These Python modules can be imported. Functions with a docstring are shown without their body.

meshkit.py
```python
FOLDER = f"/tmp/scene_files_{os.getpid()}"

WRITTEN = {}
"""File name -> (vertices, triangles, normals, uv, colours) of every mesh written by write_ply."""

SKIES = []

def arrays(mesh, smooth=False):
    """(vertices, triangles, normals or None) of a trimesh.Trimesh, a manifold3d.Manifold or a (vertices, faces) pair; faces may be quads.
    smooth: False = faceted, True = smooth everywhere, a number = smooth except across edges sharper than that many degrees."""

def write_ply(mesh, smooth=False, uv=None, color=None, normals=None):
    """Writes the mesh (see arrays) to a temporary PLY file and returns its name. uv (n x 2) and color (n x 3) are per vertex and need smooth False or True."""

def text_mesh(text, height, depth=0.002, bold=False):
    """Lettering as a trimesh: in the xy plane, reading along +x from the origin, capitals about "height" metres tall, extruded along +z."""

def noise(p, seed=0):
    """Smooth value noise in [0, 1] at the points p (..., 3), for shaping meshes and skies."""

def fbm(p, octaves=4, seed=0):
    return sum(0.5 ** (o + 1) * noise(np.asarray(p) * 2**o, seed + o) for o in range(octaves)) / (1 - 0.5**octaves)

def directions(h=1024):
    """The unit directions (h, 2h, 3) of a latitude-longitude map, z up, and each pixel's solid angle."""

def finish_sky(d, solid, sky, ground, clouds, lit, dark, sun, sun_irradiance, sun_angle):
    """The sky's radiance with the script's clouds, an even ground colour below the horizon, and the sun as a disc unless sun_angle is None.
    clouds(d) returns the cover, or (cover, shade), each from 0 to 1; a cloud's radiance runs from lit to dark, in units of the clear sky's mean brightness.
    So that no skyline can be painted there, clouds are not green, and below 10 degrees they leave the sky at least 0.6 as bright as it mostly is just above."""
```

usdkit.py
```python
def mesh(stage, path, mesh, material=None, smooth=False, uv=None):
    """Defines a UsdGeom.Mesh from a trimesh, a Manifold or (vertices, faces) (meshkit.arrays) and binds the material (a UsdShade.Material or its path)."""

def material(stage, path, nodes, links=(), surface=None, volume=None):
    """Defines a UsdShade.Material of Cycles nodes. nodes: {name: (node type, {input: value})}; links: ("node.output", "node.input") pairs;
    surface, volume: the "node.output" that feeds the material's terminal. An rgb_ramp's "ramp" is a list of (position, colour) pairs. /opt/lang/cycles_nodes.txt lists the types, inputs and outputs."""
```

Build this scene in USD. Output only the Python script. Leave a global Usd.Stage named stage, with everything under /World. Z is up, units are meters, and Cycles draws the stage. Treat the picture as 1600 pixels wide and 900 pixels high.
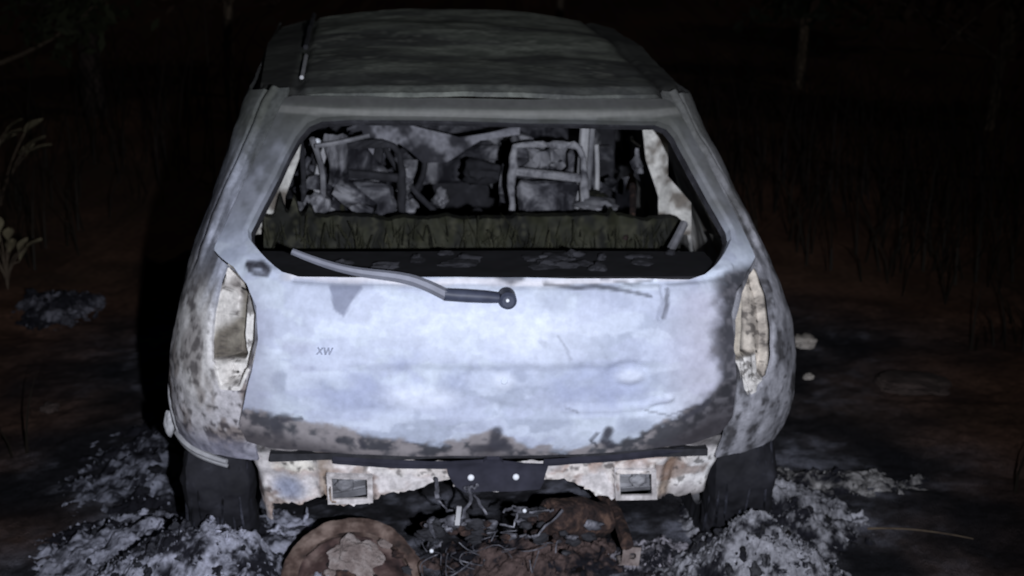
import math
import numpy as np
import trimesh
import shapely
from shapely.geometry import Polygon, Point, box as sbox
from scipy.interpolate import PchipInterpolator
from scipy.spatial import Delaunay, cKDTree
from pxr import Usd, UsdGeom, UsdLux, UsdShade, Gf, Sdf, Vt
import usdkit, meshkit

stage = Usd.Stage.CreateInMemory()
UsdGeom.SetStageUpAxis(stage, 'Z')
UsdGeom.Xform.Define(stage, '/World')
UsdGeom.Scope.Define(stage, '/World/Looks')

# ---------------------------------------------------------------- camera
FSTOP, FOCUS = 7.5, 2.6
SKY, MOON = 0.0012, 0.02
TORCH, CONE, SOFT = 262.0, 25.0, 1.0
TORCH_AT, TORCH_TO = (.24, -.02, 1.78), (-.05, 3.85, .62)
cam = UsdGeom.Camera.Define(stage, '/World/camera')
cam.CreateHorizontalApertureAttr(36.0)
cam.CreateFocalLengthAttr(36.0 * 2611.1 / 1600)
cam.AddTranslateOp().Set(Gf.Vec3d(0, 0, 1.8717))
cam.AddRotateXOp().Set(90 - math.degrees(.25803))
cam.CreateFStopAttr(FSTOP)
cam.CreateFocusDistanceAttr(FOCUS)
cam.CreateExposureAttr(0.0)

# ---------------------------------------------------------------- night sky and moon (very faint)
SUN_DIR = np.array([.55, -.45, .7]); SUN_DIR /= np.linalg.norm(SUN_DIR)
usdkit.material(stage, '/World/Looks/night_sky', {
    's': ('sky_texture', {'sky_type': 'single_scattering', 'sun_disc': False, 'sun_elevation': float(math.asin(SUN_DIR[2])),
                          'sun_rotation': float(math.atan2(SUN_DIR[0], SUN_DIR[1]))}),
    'b': ('background_shader', {'strength': SKY})}, [('s.color', 'b.color')], surface='b.background')
dome = UsdLux.DomeLight.Define(stage, '/World/sky')
UsdShade.MaterialBindingAPI.Apply(dome.GetPrim()).Bind(UsdShade.Material.Get(stage, '/World/Looks/night_sky'))
for k, v in (('label', 'black night sky above the dark scrub'), ('category', 'sky'), ('kind', 'structure')):
    dome.GetPrim().SetCustomDataByKey(k, v)
moon = UsdLux.DistantLight.Define(stage, '/World/moon')
moon.CreateIntensityAttr(MOON); moon.CreateAngleAttr(.5); moon.CreateNormalizeAttr(True); moon.CreateColorAttr(Gf.Vec3f(1, .95, .88))
moon.AddRotateXYZOp().Set(Gf.Vec3f(math.degrees(math.acos(SUN_DIR[2])), 0, math.degrees(math.atan2(SUN_DIR[0], -SUN_DIR[1]))))

# ---------------------------------------------------------------- the torch that lights the scene, held beside the photographer
torch = UsdLux.SphereLight.Define(stage, '/World/torch')
torch.CreateRadiusAttr(.02); torch.CreateIntensityAttr(TORCH); torch.CreateNormalizeAttr(True); torch.CreateColorAttr(Gf.Vec3f(.87, .905, 1.0))
sh = UsdLux.ShapingAPI.Apply(torch.GetPrim()); sh.CreateShapingConeAngleAttr(CONE); sh.CreateShapingConeSoftnessAttr(SOFT)
TP, TT = np.array(TORCH_AT), np.array(TORCH_TO)
dv = (TT - TP) / np.linalg.norm(TT - TP)
torch.AddTranslateOp().Set(Gf.Vec3d(*map(float, TP)))
torch.AddRotateXYZOp().Set(Gf.Vec3f(math.degrees(math.acos(-dv[2])), 0, math.degrees(math.atan2(-dv[0], dv[1]))))
# ---------------------------------------------------------------- the car's outer skin, in metres in the car's own frame
# x to the car's right, y forward from the tail, z up.  (a, z): a runs along the plan outline from the middle of the tail.
ZK = [.15,.30,.42,.50,.585,.70,.83,.87,1.0,1.10,1.165,1.22,1.25,1.28]
WL = PchipInterpolator(ZK, [.76,.79,.815,.822,.818,.796,.762,.75,.705,.672,.648,.628,.612,.59])
WR = PchipInterpolator(ZK, [.75,.78,.81,.820,.818,.80,.750,.733,.672,.625,.59,.572,.56,.54])
RY = PchipInterpolator([.10,.20,.30,.36,.42,.50,.58,.65,.72,.80,.84,.87,.95,1.05,1.19,1.24,1.262,1.29],
                       [.17,.16,.15,.135,.10,.07,.055,.05,.055,.07,.085,.105,.185,.275,.40,.45,.475,.51])
BD = PchipInterpolator([.1,.5,.8,.95,1.2,1.3], [.42,.42,.40,.34,.26,.25])
NN = PchipInterpolator([.1,.6,.9,1.3], [3.3,3.2,2.8,2.6])
AR = 1.1
def shell(a, z):
    a, z = np.asarray(a, float), np.clip(np.asarray(z, float), .1, 1.29)
    v = np.clip(np.abs(a) / AR, 0, 1); extra = np.maximum(np.abs(a) - AR, 0)
    s = np.sin(v * np.pi / 2); n = NN(z)
    y = RY(z) + BD(z) * (1 - np.maximum(1 - s**n, 0) ** (1 / n)) + extra
    taper = 1 - .09 * np.clip((y - 2.5) / 1.2, 0, 1) ** 2
    w = np.where(a < 0, WL(z), WR(z)) * taper
    return np.stack([np.sign(a) * w * s, y, z], -1)
def shell_n(a, z):
    e = 1e-3
    d1, d2 = shell(a + e, z) - shell(a - e, z), shell(a, z + e) - shell(a, z - e)
    n = np.cross(d1, d2); n /= np.linalg.norm(n, axis=-1, keepdims=True) + 1e-12
    return n            # points outwards
# outlines of the panels as (a, z) on the skin
WINDOW = [(-0.5616, 1.1905),(-0.5953, 1.1609),(-0.6185, 1.1173),(-0.6362, 1.0713),(-0.6706, 1.0082),(-0.6977, 0.9517),(-0.6855, 0.9365),(-0.5909, 0.8968),(-0.5314, 0.8727),(-0.4813, 0.8659),(-0.2277, 0.8716),(0.0357, 0.8709),(0.3489, 0.8652),(0.4991, 0.8589),(0.5508, 0.8642),(0.6151, 0.8847),(0.7372, 0.9299),(0.7544, 0.9479),(0.7361, 1.0086),(0.7052, 1.0882),(0.6987, 1.1644),(0.6713, 1.1859),(0.6147, 1.1979),(0.2781, 1.2082),(-0.1163, 1.2131),(-0.3852, 1.2108),(-0.517, 1.2033)]
TAILGATE = [(-0.6971, 1.24),(-0.7006, 1.2183),(-0.7487, 1.1039),(-0.8019, 0.9868),(-0.8344, 0.8952),(-0.7755, 0.8819),(-0.7073, 0.8688),(-0.6384, 0.837),(-0.5895, 0.7901),(-0.567, 0.7168),(-0.5714, 0.6384),(-0.5884, 0.5533),(-0.6041, 0.4895),(-0.5859, 0.4439),(-0.5203, 0.4307),(-0.4334, 0.429),(-0.2943, 0.4221),(-0.1245, 0.4139),(0.0126, 0.4116),(0.1807, 0.412),(0.3295, 0.4223),(0.4636, 0.4325),(0.5466, 0.4519),(0.5796, 0.5016),(0.5817, 0.5939),(0.5807, 0.6853),(0.5968, 0.7698),(0.6456, 0.8185),(0.7323, 0.8546),(0.8193, 0.8788),(0.8336, 0.967),(0.8056, 1.0768),(0.7869, 1.1694),(0.7385, 1.2332),(0.70, 1.245),(0.4, 1.252),(0.0, 1.254),(-0.4, 1.252),(-0.66, 1.247)]
LAMP_L = [(-0.7454, 0.8724),(-0.7605, 0.8329),(-0.7527, 0.7747),(-0.7315, 0.701),(-0.7129, 0.653),(-0.6853, 0.6369),(-0.6613, 0.5932),(-0.6022, 0.596),(-0.5846, 0.6454),(-0.5753, 0.7085),(-0.5895, 0.7753),(-0.6221, 0.824),(-0.6671, 0.8529),(-0.7045, 0.8636)]
LAMP_R = [(0.8194, 0.8659),(0.7492, 0.8486),(0.6788, 0.8154),(0.6086, 0.7534),(0.5829, 0.6851),(0.5883, 0.6637),(0.6092, 0.5979),(0.6282, 0.568),(0.6692, 0.5786),(0.7154, 0.5984),(0.7391, 0.643),(0.7742, 0.7354),(0.8169, 0.8001),(0.8318, 0.8455)]
VALANCE = [(-0.6752, 0.4027),(-0.6664, 0.3375),(-0.6461, 0.2756),(-0.6303, 0.2238),(-0.6108, 0.1837),(-0.584, 0.1922),(-0.5691, 0.2343),(-0.5323, 0.2414),(-0.4716, 0.2406),(-0.431, 0.259),(-0.3992, 0.2816),(-0.3868, 0.2558),(-0.3365, 0.2485),(-0.2788, 0.2567),(-0.2454, 0.285),(-0.1842, 0.2919),(-0.1245, 0.3153),(-0.0868, 0.3217),(-0.0782, 0.2978),(-0.0086, 0.2897),(0.0797, 0.2899),(0.1166, 0.3149),(0.1675, 0.3173),(0.2075, 0.3043),(0.2511, 0.2732),(0.2947, 0.2572),(0.3744, 0.2546),(0.4338, 0.2448),(0.4952, 0.2502),(0.593, 0.2464),(0.6582, 0.2448),(0.6906, 0.2996),(0.677, 0.3948),(0.5767, 0.4176),(0.4919, 0.408),(0.3826, 0.4066),(0.3758, 0.3819),(0.1178, 0.3634),(-0.0954, 0.3663),(-0.3527, 0.3753),(-0.3593, 0.4004),(-0.4767, 0.4079)]
VENT_L = [(-0.3711, 0.3377),(-0.2785, 0.3362),(-0.2819, 0.2777),(-0.3762, 0.272)]
VENT_R = [(0.2952, 0.3446),(0.3858, 0.3379),(0.4032, 0.2704),(0.3092, 0.2742)]
TAU = 2 * math.pi
fbm, vnoise = meshkit.fbm, meshkit.noise
def sm(x, a, b):
    t = np.clip((np.asarray(x, float) - a) / (b - a), 0, 1); return t * t * (3 - 2 * t)
def mixc(c, d, m):
    return np.asarray(c, float) * (1 - m[..., None]) + np.asarray(d, float) * m[..., None]

# ---------------------------------------------------------------- materials
def mat_vcol(name, rough=.8, metal=0.0, scale=60, var=.35, bump=.25, bdist=.004, spec=.3):
    """base colour = the mesh's own weathering colours, broken up by fine grain"""
    return usdkit.material(stage, '/World/Looks/' + name, {
        'a': ('attribute', {'attribute': 'wear'}), 'g': ('geometry', {}),
        'n': ('noise_texture', {'scale': scale, 'detail': 6.0, 'roughness': .65}),
        'n2': ('noise_texture', {'scale': scale * 5, 'detail': 3.0}),
        'r': ('map_range', {'from_min': .3, 'from_max': .7, 'to_min': 1 - var, 'to_max': 1 + var * .5}),
        'h': ('vector_math', {'math_type': 'scale'}),
        'bu': ('bump', {'strength': bump, 'distance': bdist}),
        'p': ('principled_bsdf', {'roughness': rough, 'metallic': metal, 'specular_ior_level': spec})},
        [('g.position', 'n.vector'), ('g.position', 'n2.vector'), ('n.fac', 'r.value'), ('a.color', 'h.vector1'), ('r.result', 'h.scale'),
         ('h.vector', 'p.base_color'), ('n2.fac', 'bu.height'), ('bu.normal', 'p.normal')], surface='p.BSDF')
def mat_noise(name, stops, scale=20, rough=.85, metal=0.0, bump=.4, bdist=.006, detail=6.0, spec=.3, dist=0.0):
    return usdkit.material(stage, '/World/Looks/' + name, {
        'g': ('geometry', {}), 'n': ('noise_texture', {'scale': scale, 'detail': detail, 'roughness': .6, 'distortion': dist}),
        'c': ('rgb_ramp', {'ramp': stops}), 'n2': ('noise_texture', {'scale': scale * 4, 'detail': 4.0}),
        'bu': ('bump', {'strength': bump, 'distance': bdist}),
        'p': ('principled_bsdf', {'roughness': rough, 'metallic': metal, 'specular_ior_level': spec})},
        [('g.position', 'n.vector'), ('g.position', 'n2.vector'), ('n.fac', 'c.fac'), ('c.color', 'p.base_color'), ('n2.fac', 'bu.height'), ('bu.normal', 'p.normal')], surface='p.BSDF')
M = {}
M['ash_steel'] = mat_vcol('ash_steel', .72, 0, 45, .16, .12, .002)
M['burnt_steel'] = mat_vcol('burnt_steel', .75, 0, 60, .35, .3, .003)
M['ground'] = mat_vcol('burnt_ground', .95, 0, 35, .5, .8, .02, .1)
M['ash'] = mat_vcol('ash', .95, 0, 90, .45, .8, .01, .1)
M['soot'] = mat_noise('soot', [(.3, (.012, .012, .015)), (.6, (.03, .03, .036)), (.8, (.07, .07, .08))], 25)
M['void_soot'] = mat_noise('deep_soot', [(.3, (.006, .006, .008)), (.7, (.016, .016, .02))], 18)
M['soot_bar'] = mat_noise('soot_bar', [(.3, (.02, .02, .03)), (.7, (.045, .045, .065))], 18, .7, 0, .2, .002)
M['grey_steel'] = mat_noise('grey_steel', [(.3, (.10, .10, .11)), (.55, (.22, .22, .24)), (.75, (.36, .36, .38))], 16, .65, .2, .3, .003)
M['pale_steel'] = mat_noise('pale_steel', [(.3, (.30, .30, .32)), (.6, (.48, .48, .50)), (.8, (.60, .60, .62))], 18, .6, .1, .2, .002)
M['wiper_steel'] = mat_noise('wiper_steel', [(.3, (.15, .155, .19)), (.7, (.24, .25, .30))], 14, .55, .2, .1, .001)
M['wiper_plastic'] = mat_noise('wiper_plastic', [(.3, (.035, .04, .065)), (.7, (.07, .08, .12))], 22, .5, 0, .15, .001)
M['crust'] = mat_noise('ash_crust', [(.3, (.10, .075, .07)), (.5, (.22, .18, .17)), (.75, (.38, .34, .33))], 22, .95, 0, 1.0, .01)
M['rim_rust'] = mat_noise('rim_rust', [(.36, (.02, .014, .013)), (.5, (.085, .055, .046)), (.68, (.24, .18, .155))], 14, .85, 0, .6, .005)
M['cabin_mix'] = mat_noise('burnt_cabin_steel', [(.42, (.012, .012, .016)), (.52, (.06, .06, .07)), (.66, (.25, .25, .27))], 9, .85, 0, .6, .006, 7.0, .2, .6)
M['cabin_mix2'] = mat_noise('burnt_seat_tube', [(.35, (.06, .06, .07)), (.5, (.22, .22, .24)), (.66, (.36, .36, .38))], 22, .8, 0, .6, .006)
M['cord'] = mat_noise('steel_cord', [(.42, (.006, .006, .008)), (.6, (.05, .052, .07)), (.75, (.16, .165, .21))], 14, .7, .2, .3, .003)
M['ash_metal'] = mat_noise('ash_metal', [(.3, (.60, .66, .78)), (.7, (.70, .76, .88))], 30, .8, 0, .1, .001)
M['badge'] = mat_noise('badge_ghost', [(.35, (.19, .21, .28)), (.65, (.36, .39, .50))], 70, .8)
M['pan'] = mat_noise('rust_pan', [(.36, (.025, .016, .017)), (.5, (.075, .045, .042)), (.66, (.20, .145, .13))], 12, .85, 0, .4, .004)
M['rust_dark'] = mat_noise('dark_rust', [(.36, (.010, .008, .009)), (.52, (.036, .022, .02)), (.68, (.13, .078, .058))], 26, .9, 0, .8, .008)
M['bolt'] = mat_noise('bright_bolt', [(.3, (.75, .78, .85)), (.7, (.85, .87, .92))], 30, .4, 0, .05, .001)
M['char'] = mat_noise('olive_char', [(.35, (.005, .005, .003)), (.5, (.016, .0165, .009)), (.7, (.055, .054, .034))], 14, .95, 0, .9, .02)
M['rust'] = mat_noise('rust', [(.3, (.07, .035, .02)), (.5, (.16, .085, .05)), (.7, (.30, .19, .13))], 14, .85, 0, .5, .004)
M['tyre'] = mat_noise('burnt_tyre', [(.35, (.007, .007, .010)), (.62, (.018, .018, .024)), (.8, (.06, .062, .08))], 12, .8, 0, .5, .006)
M['wire'] = mat_noise('burnt_wire', [(.35, (.03, .03, .036)), (.52, (.10, .10, .12)), (.7, (.30, .30, .34))], 30, .6, .2, .2, .002)
M['stone'] = mat_noise('stone', [(.3, (.03, .02, .018)), (.7, (.07, .052, .045))], 14, .9, 0, .6, .01)
M['pale_stone'] = mat_noise('pale_stone', [(.3, (.30, .27, .24)), (.7, (.5, .46, .42))], 14, .9, 0, .6, .01)
M['twig'] = mat_noise('twig', [(.3, (.05, .035, .025)), (.7, (.13, .10, .07))], 25, .9)
M['bark'] = mat_noise('bark', [(.3, (.02, .014, .012)), (.7, (.05, .036, .03))], 12, .9, 0, .9, .02)
M['dead_leaf'] = mat_noise('dead_leaf', [(.3, (.09, .075, .045)), (.7, (.22, .19, .12))], 9, .8)
def mat_leaf(name, c1, c2):
    return usdkit.material(stage, '/World/Looks/' + name, {
        'g': ('geometry', {}), 'w': ('rgb_ramp', {'ramp': [(0, c1), (1, c2)]}),
        'd': ('principled_bsdf', {'roughness': .7, 'specular_ior_level': .2}), 't': ('translucent_bsdf', {}), 'm': ('mix_closure', {'fac': .25})},
        [('g.random_per_island', 'w.fac'), ('w.color', 'd.base_color'), ('w.color', 't.color'), ('d.BSDF', 'm.closure1'), ('t.BSDF', 'm.closure2')], surface='m.closure')
M['leaf_olive'] = mat_leaf('leaf_olive', (.035, .04, .02), (.09, .09, .05))
M['leaf_brown'] = mat_leaf('leaf_brown', (.05, .03, .02), (.11, .07, .05))
M['leaf_dark'] = mat_leaf('leaf_dark', (.025, .03, .018), (.06, .06, .038))
M['scrub_brown'] = mat_leaf('scrub_brown', (.014, .009, .007), (.038, .025, .018))
M['dry_grass'] = mat_leaf('dry_grass', (.016, .0125, .009), (.038, .031, .021))

# ---------------------------------------------------------------- scene helpers
used = {}
def numbered(parent, name):
    k = (parent, name); i = used.get(k, -1) + 1; used[k] = i
    return f'{parent}/{name}' + (f'_{i:03d}' if i else '')
def meta(prim, label=None, cat=None, group=None, kind=None):
    for k, v in (('label', label), ('category', cat), ('group', group), ('kind', kind)):
        if v: prim.SetCustomDataByKey(k, v)
def thing(name, label, cat, at=(0, 0, 0), rz=0, ry=0, group=None, kind=None):
    x = UsdGeom.Xform.Define(stage, numbered('/World', name))
    x.AddTranslateOp().Set(Gf.Vec3d(*map(float, at))); x.AddRotateZOp().Set(math.degrees(rz))
    if ry: x.AddRotateYOp().Set(math.degrees(ry))
    meta(x.GetPrim(), label, cat, group, kind)
    return str(x.GetPath())
def add(name, mesh, mat, parent='/World', wear=None, smooth=40, label=None, cat=None, group=None, kind=None):
    p = numbered(parent, name)
    if wear is not None:
        v_, f_, _n = meshkit.arrays(mesh, False)
        keep = np.unique(f_); inv_ = np.zeros(len(v_), int); inv_[keep] = np.arange(len(keep))
        mesh, wear = (v_[keep], inv_[f_]), np.asarray(wear)[keep]
        m = usdkit.mesh(stage, p, mesh, M[mat], smooth=True)
        pv = UsdGeom.PrimvarsAPI(m).CreatePrimvar('wear', Sdf.ValueTypeNames.Color3fArray, 'vertex')
        pv.Set(Vt.Vec3fArray.FromNumpy(np.clip(np.asarray(wear), 0, 1).astype(np.float32)))
    else:
        m = usdkit.mesh(stage, p, mesh, M[mat], smooth=smooth)
    meta(m.GetPrim(), label, cat, group, kind)
    return p
def cat_(ms):
    return trimesh.util.concatenate([m if isinstance(m, trimesh.Trimesh) else trimesh.Trimesh(*m, process=False) for m in ms])
def bx(size, at=(0, 0, 0), rot=None, bev=.0):
    m = trimesh.creation.box(size)
    if bev:
        h = np.array(size) / 2
        m = trimesh.convex.convex_hull(np.array([[sx * (h[0] - (bev if k != 0 else 0)), sy * (h[1] - (bev if k != 1 else 0)), sz * (h[2] - (bev if k != 2 else 0))]
              for sx in (-1, 1) for sy in (-1, 1) for sz in (-1, 1) for k in range(3)]))
    if rot: m.apply_transform(trimesh.transformations.euler_matrix(*rot))
    m.apply_translation(at); return m
def tube(pts, r, sides=8, caps=True):
    p = np.asarray(pts, float); t = np.gradient(p, axis=0); t /= np.linalg.norm(t, axis=1, keepdims=True) + 1e-12
    ref = np.array([0, 0, 1.]) if abs(t[:, 2]).mean() < .8 else np.array([1., 0, 0])
    a = np.cross(t, ref); a /= np.linalg.norm(a, axis=1, keepdims=True) + 1e-12; b = np.cross(t, a)
    r = np.broadcast_to(r, (len(p),)); g = np.arange(sides) * TAU / sides
    v = p[:, None] + r[:, None, None] * (np.cos(g)[None, :, None] * a[:, None] + np.sin(g)[None, :, None] * b[:, None])
    f = []
    for i in range(len(p) - 1):
        for j in range(sides):
            k = (j + 1) % sides
            f += [(i * sides + j, i * sides + k, (i + 1) * sides + k), (i * sides + j, (i + 1) * sides + k, (i + 1) * sides + j)]
    v = v.reshape(-1, 3)
    if caps:
        n = len(v); v = np.vstack([v, p[0], p[-1]])
        for j in range(sides):
            k = (j + 1) % sides
            f += [(n, k, j), (n + 1, (len(p) - 1) * sides + j, (len(p) - 1) * sides + k)]
    return trimesh.Trimesh(v, f, process=False)
def bend(pts, n=16):
    p = np.asarray(pts, float); s = np.r_[0, np.cumsum(np.linalg.norm(np.diff(p, axis=0), axis=1))]
    return PchipInterpolator(s, p)(np.linspace(0, s[-1], n))
def lathe(prof, n=40, axis='x'):
    m = trimesh.creation.revolve(np.asarray(prof, float), sections=n)
    if axis == 'x': m.apply_transform(trimesh.transformations.rotation_matrix(math.pi / 2, [0, 1, 0]))
    if axis == 'y': m.apply_transform(trimesh.transformations.rotation_matrix(-math.pi / 2, [1, 0, 0]))
    return m
def rough_up(m, amp, scale, seed=0):
    v = np.array(m.vertices); n = np.array(m.vertex_normals)
    m.vertices = v + n * ((fbm(v * scale + 50, 4, seed) - .5) * 2 * amp)[:, None]; return m
def rock(size, seed, amp=.25, sub=3):
    m = trimesh.creation.icosphere(sub); v = np.array(m.vertices)
    m.vertices = v * (1 + (fbm(v * 1.6 + seed * 7.3 + 30, 4, seed) - .5) * 2 * amp * 1.6)[:, None] * np.asarray(size); return m

def tri2d(poly, res):
    """a fine even triangulation of a 2-D outline"""
    x0, y0, x1, y1 = poly.bounds
    gx = np.arange(x0, x1 + res, res); gy = np.arange(y0, y1 + res, res * .866)
    X, Y = np.meshgrid(gx, gy); X = X + (np.arange(len(gy)) % 2)[:, None] * res / 2
    inn = poly.buffer(-res * .45)
    pts = np.c_[X.ravel(), Y.ravel()]; pts = pts[shapely.contains_xy(inn, pts[:, 0], pts[:, 1])]
    rings = []
    for g in getattr(poly, 'geoms', [poly]):
        rings += [g.exterior, *g.interiors]
    edge = []
    for r in rings:
        r = shapely.segmentize(r, res); edge.append(np.array(r.coords)[:-1])
    P = np.vstack([pts] + edge)
    T = Delaunay(P).simplices; c = P[T].mean(1)
    T = T[shapely.contains_xy(poly, c[:, 0], c[:, 1])]
    q = P[T]; ar = (q[:, 1, 0] - q[:, 0, 0]) * (q[:, 2, 1] - q[:, 0, 1]) - (q[:, 1, 1] - q[:, 0, 1]) * (q[:, 2, 0] - q[:, 0, 0])
    T = T[np.abs(ar) > res * res * 1e-3]; ar = ar[np.abs(ar) > res * res * 1e-3]
    T[ar < 0] = T[ar < 0][:, ::-1]
    return P, T
def thicken(front, back, T):
    """front and back sheets joined along their edges into one closed skin"""
    n = len(front)
    e = np.sort(np.vstack([T[:, [0, 1]], T[:, [1, 2]], T[:, [2, 0]]]), 1)
    d = np.vstack([T[:, [0, 1]], T[:, [1, 2]], T[:, [2, 0]]])
    _, idx, cnt = np.unique(e, axis=0, return_index=True, return_counts=True)
    b = d[idx[cnt == 1]]
    # the rim has vertices of its own so that shading keeps a crisp fold
    ids = np.unique(b); loc = {int(k): i for i, k in enumerate(ids)}
    rf = 2 * n; m = len(ids)
    V = np.vstack([front, back, front[ids], back[ids]])
    B = np.array([[loc[int(i)], loc[int(j)]] for i, j in b])
    side = np.vstack([np.c_[rf + B[:, 1], rf + B[:, 0], rf + m + B[:, 0]], np.c_[rf + B[:, 1], rf + m + B[:, 0], rf + m + B[:, 1]]])
    F = np.vstack([T, T[:, ::-1] + n, side])
    src = np.r_[np.arange(n), np.arange(n), ids, ids]
    return V, F, src
def skin(poly, thick=.006, res=.008, off=0., disp=None):
    """a sheet-metal panel: an outline on the car's skin, pushed in by off (+ disp), given thickness. returns mesh, (a, z) and points per vertex"""
    P, T = tri2d(poly, res)
    a, z = P[:, 0], P[:, 1]
    S, N = shell(a, z), shell_n(a, z)
    o = np.full(len(P), float(off))
    if disp is not None: o = o + disp(a, z, S)
    fr = S - N * o[:, None]; bk = fr - N * thick
    g = np.cross(fr[T[:, 1]] - fr[T[:, 0]], fr[T[:, 2]] - fr[T[:, 0]])
    if (g * N[T[:, 0]]).sum() < 0: T = T[:, ::-1]
    V, F, src = thicken(fr, bk, T)
    return trimesh.Trimesh(V, F, process=False), a[src], z[src], V
def px_(px, py):            # tail measures taken off the photograph (in its pixels) -> metres across and up the tail
    return (px - 777) / 632., .85 - (py - 450) / 612.
def spot(x, z, px, py, rx, ry, soft=.5, rot=0):
    cx, cz = px_(px, py); u, w = (x - cx) * 632, (z - cz) * 612
    c, s = math.cos(rot), math.sin(rot); u, w = u * c + w * s, -u * s + w * c
    d = np.hypot(u / rx, w / ry)
    return 1 - sm(d, 1 - soft, 1 + soft)
def near_line(x, z, pts, wid):
    ls = shapely.LineString([px_(*p) for p in pts])
    d = shapely.distance(ls, shapely.points(x, z)); return 1 - sm(d, wid * .35, wid)

# ================================================================ the ground
NOI = lambda x, y, s, seed=0, o=4: fbm(np.stack([np.asarray(x) * s + 100, np.asarray(y) * s + 100, np.full(np.shape(x), 3.3)], -1), o, seed)
def ground_z(x, y):
    x, y = np.asarray(x, float), np.asarray(y, float)
    z = (NOI(x, y, .55, 5) - .5) * .10 + (NOI(x, y, 2.3, 6) - .5) * .055 + (NOI(x, y, 9, 7) - .5) * .03 + (NOI(x, y, 30, 8, 3) - .5) * .014
    far = sm(np.hypot(x, y - 5), 8, 30)
    z = z * (1 + 3 * far)
    return z - .012
def ground_col(x, y):
    r = np.hypot((x + .05) / 1.55, (y - 5.3) / 2.7)
    n1, n2, n3 = NOI(x, y, 1.1, 21), NOI(x, y, 5, 22), NOI(x, y, 22, 23)
    soil = mixc((.075, .038, .024), (.15, .08, .053), sm(n2, .3, .7))
    soil = mixc(soil, (.05, .035, .025), sm(n1, .45, .7) * .7)
    burnt = mixc((.018, .018, .022), (.055, .054, .062), sm(n2, .35, .7))
    c = mixc(soil, burnt, 1 - sm(r + (n1 - .5) * 1.1 + (n2 - .5) * .4, .75, 1.25))
    ash = sm(n2 * .55 + n3 * .45, .50, .66) * (1 - sm(r + (n1 - .5) * .9, .55, 1.05))
    c = mixc(c, (.30, .31, .38), ash * .85)
    return c
def sheet(xs, ys):
    X, Y = np.meshgrid(xs, ys); v = np.c_[X.ravel(), Y.ravel(), ground_z(X, Y).ravel()]
    nx, ny = len(xs), len(ys); i = np.arange((nx - 1) * (ny - 1)); q = i // (nx - 1) * nx + i % (nx - 1)
    f = np.vstack([np.c_[q, q + 1, q + nx + 1], np.c_[q, q + nx + 1, q + nx]])
    return v, f
def graded(lo, hi, a, b, fine, n):
    g = lambda L: fine * (np.geomspace(1, max(L / fine, 2), n))
    return np.r_[(a - g(a - lo))[::-1], np.arange(a, b, fine), b + g(hi - b) - fine]
gx = graded(-300, 300, -2.0, 2.0, .014, 60); gy = graded(-120, 500, 3.4, 6.6, .018, 70)
gv, gf = sheet(np.unique(gx), np.unique(gy))
add('ground', (gv, gf), 'ground', wear=ground_col(gv[:, 0], gv[:, 1]), kind='structure', label='scorched reddish earth strewn with black soot and grey ash', cat='ground')

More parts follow.
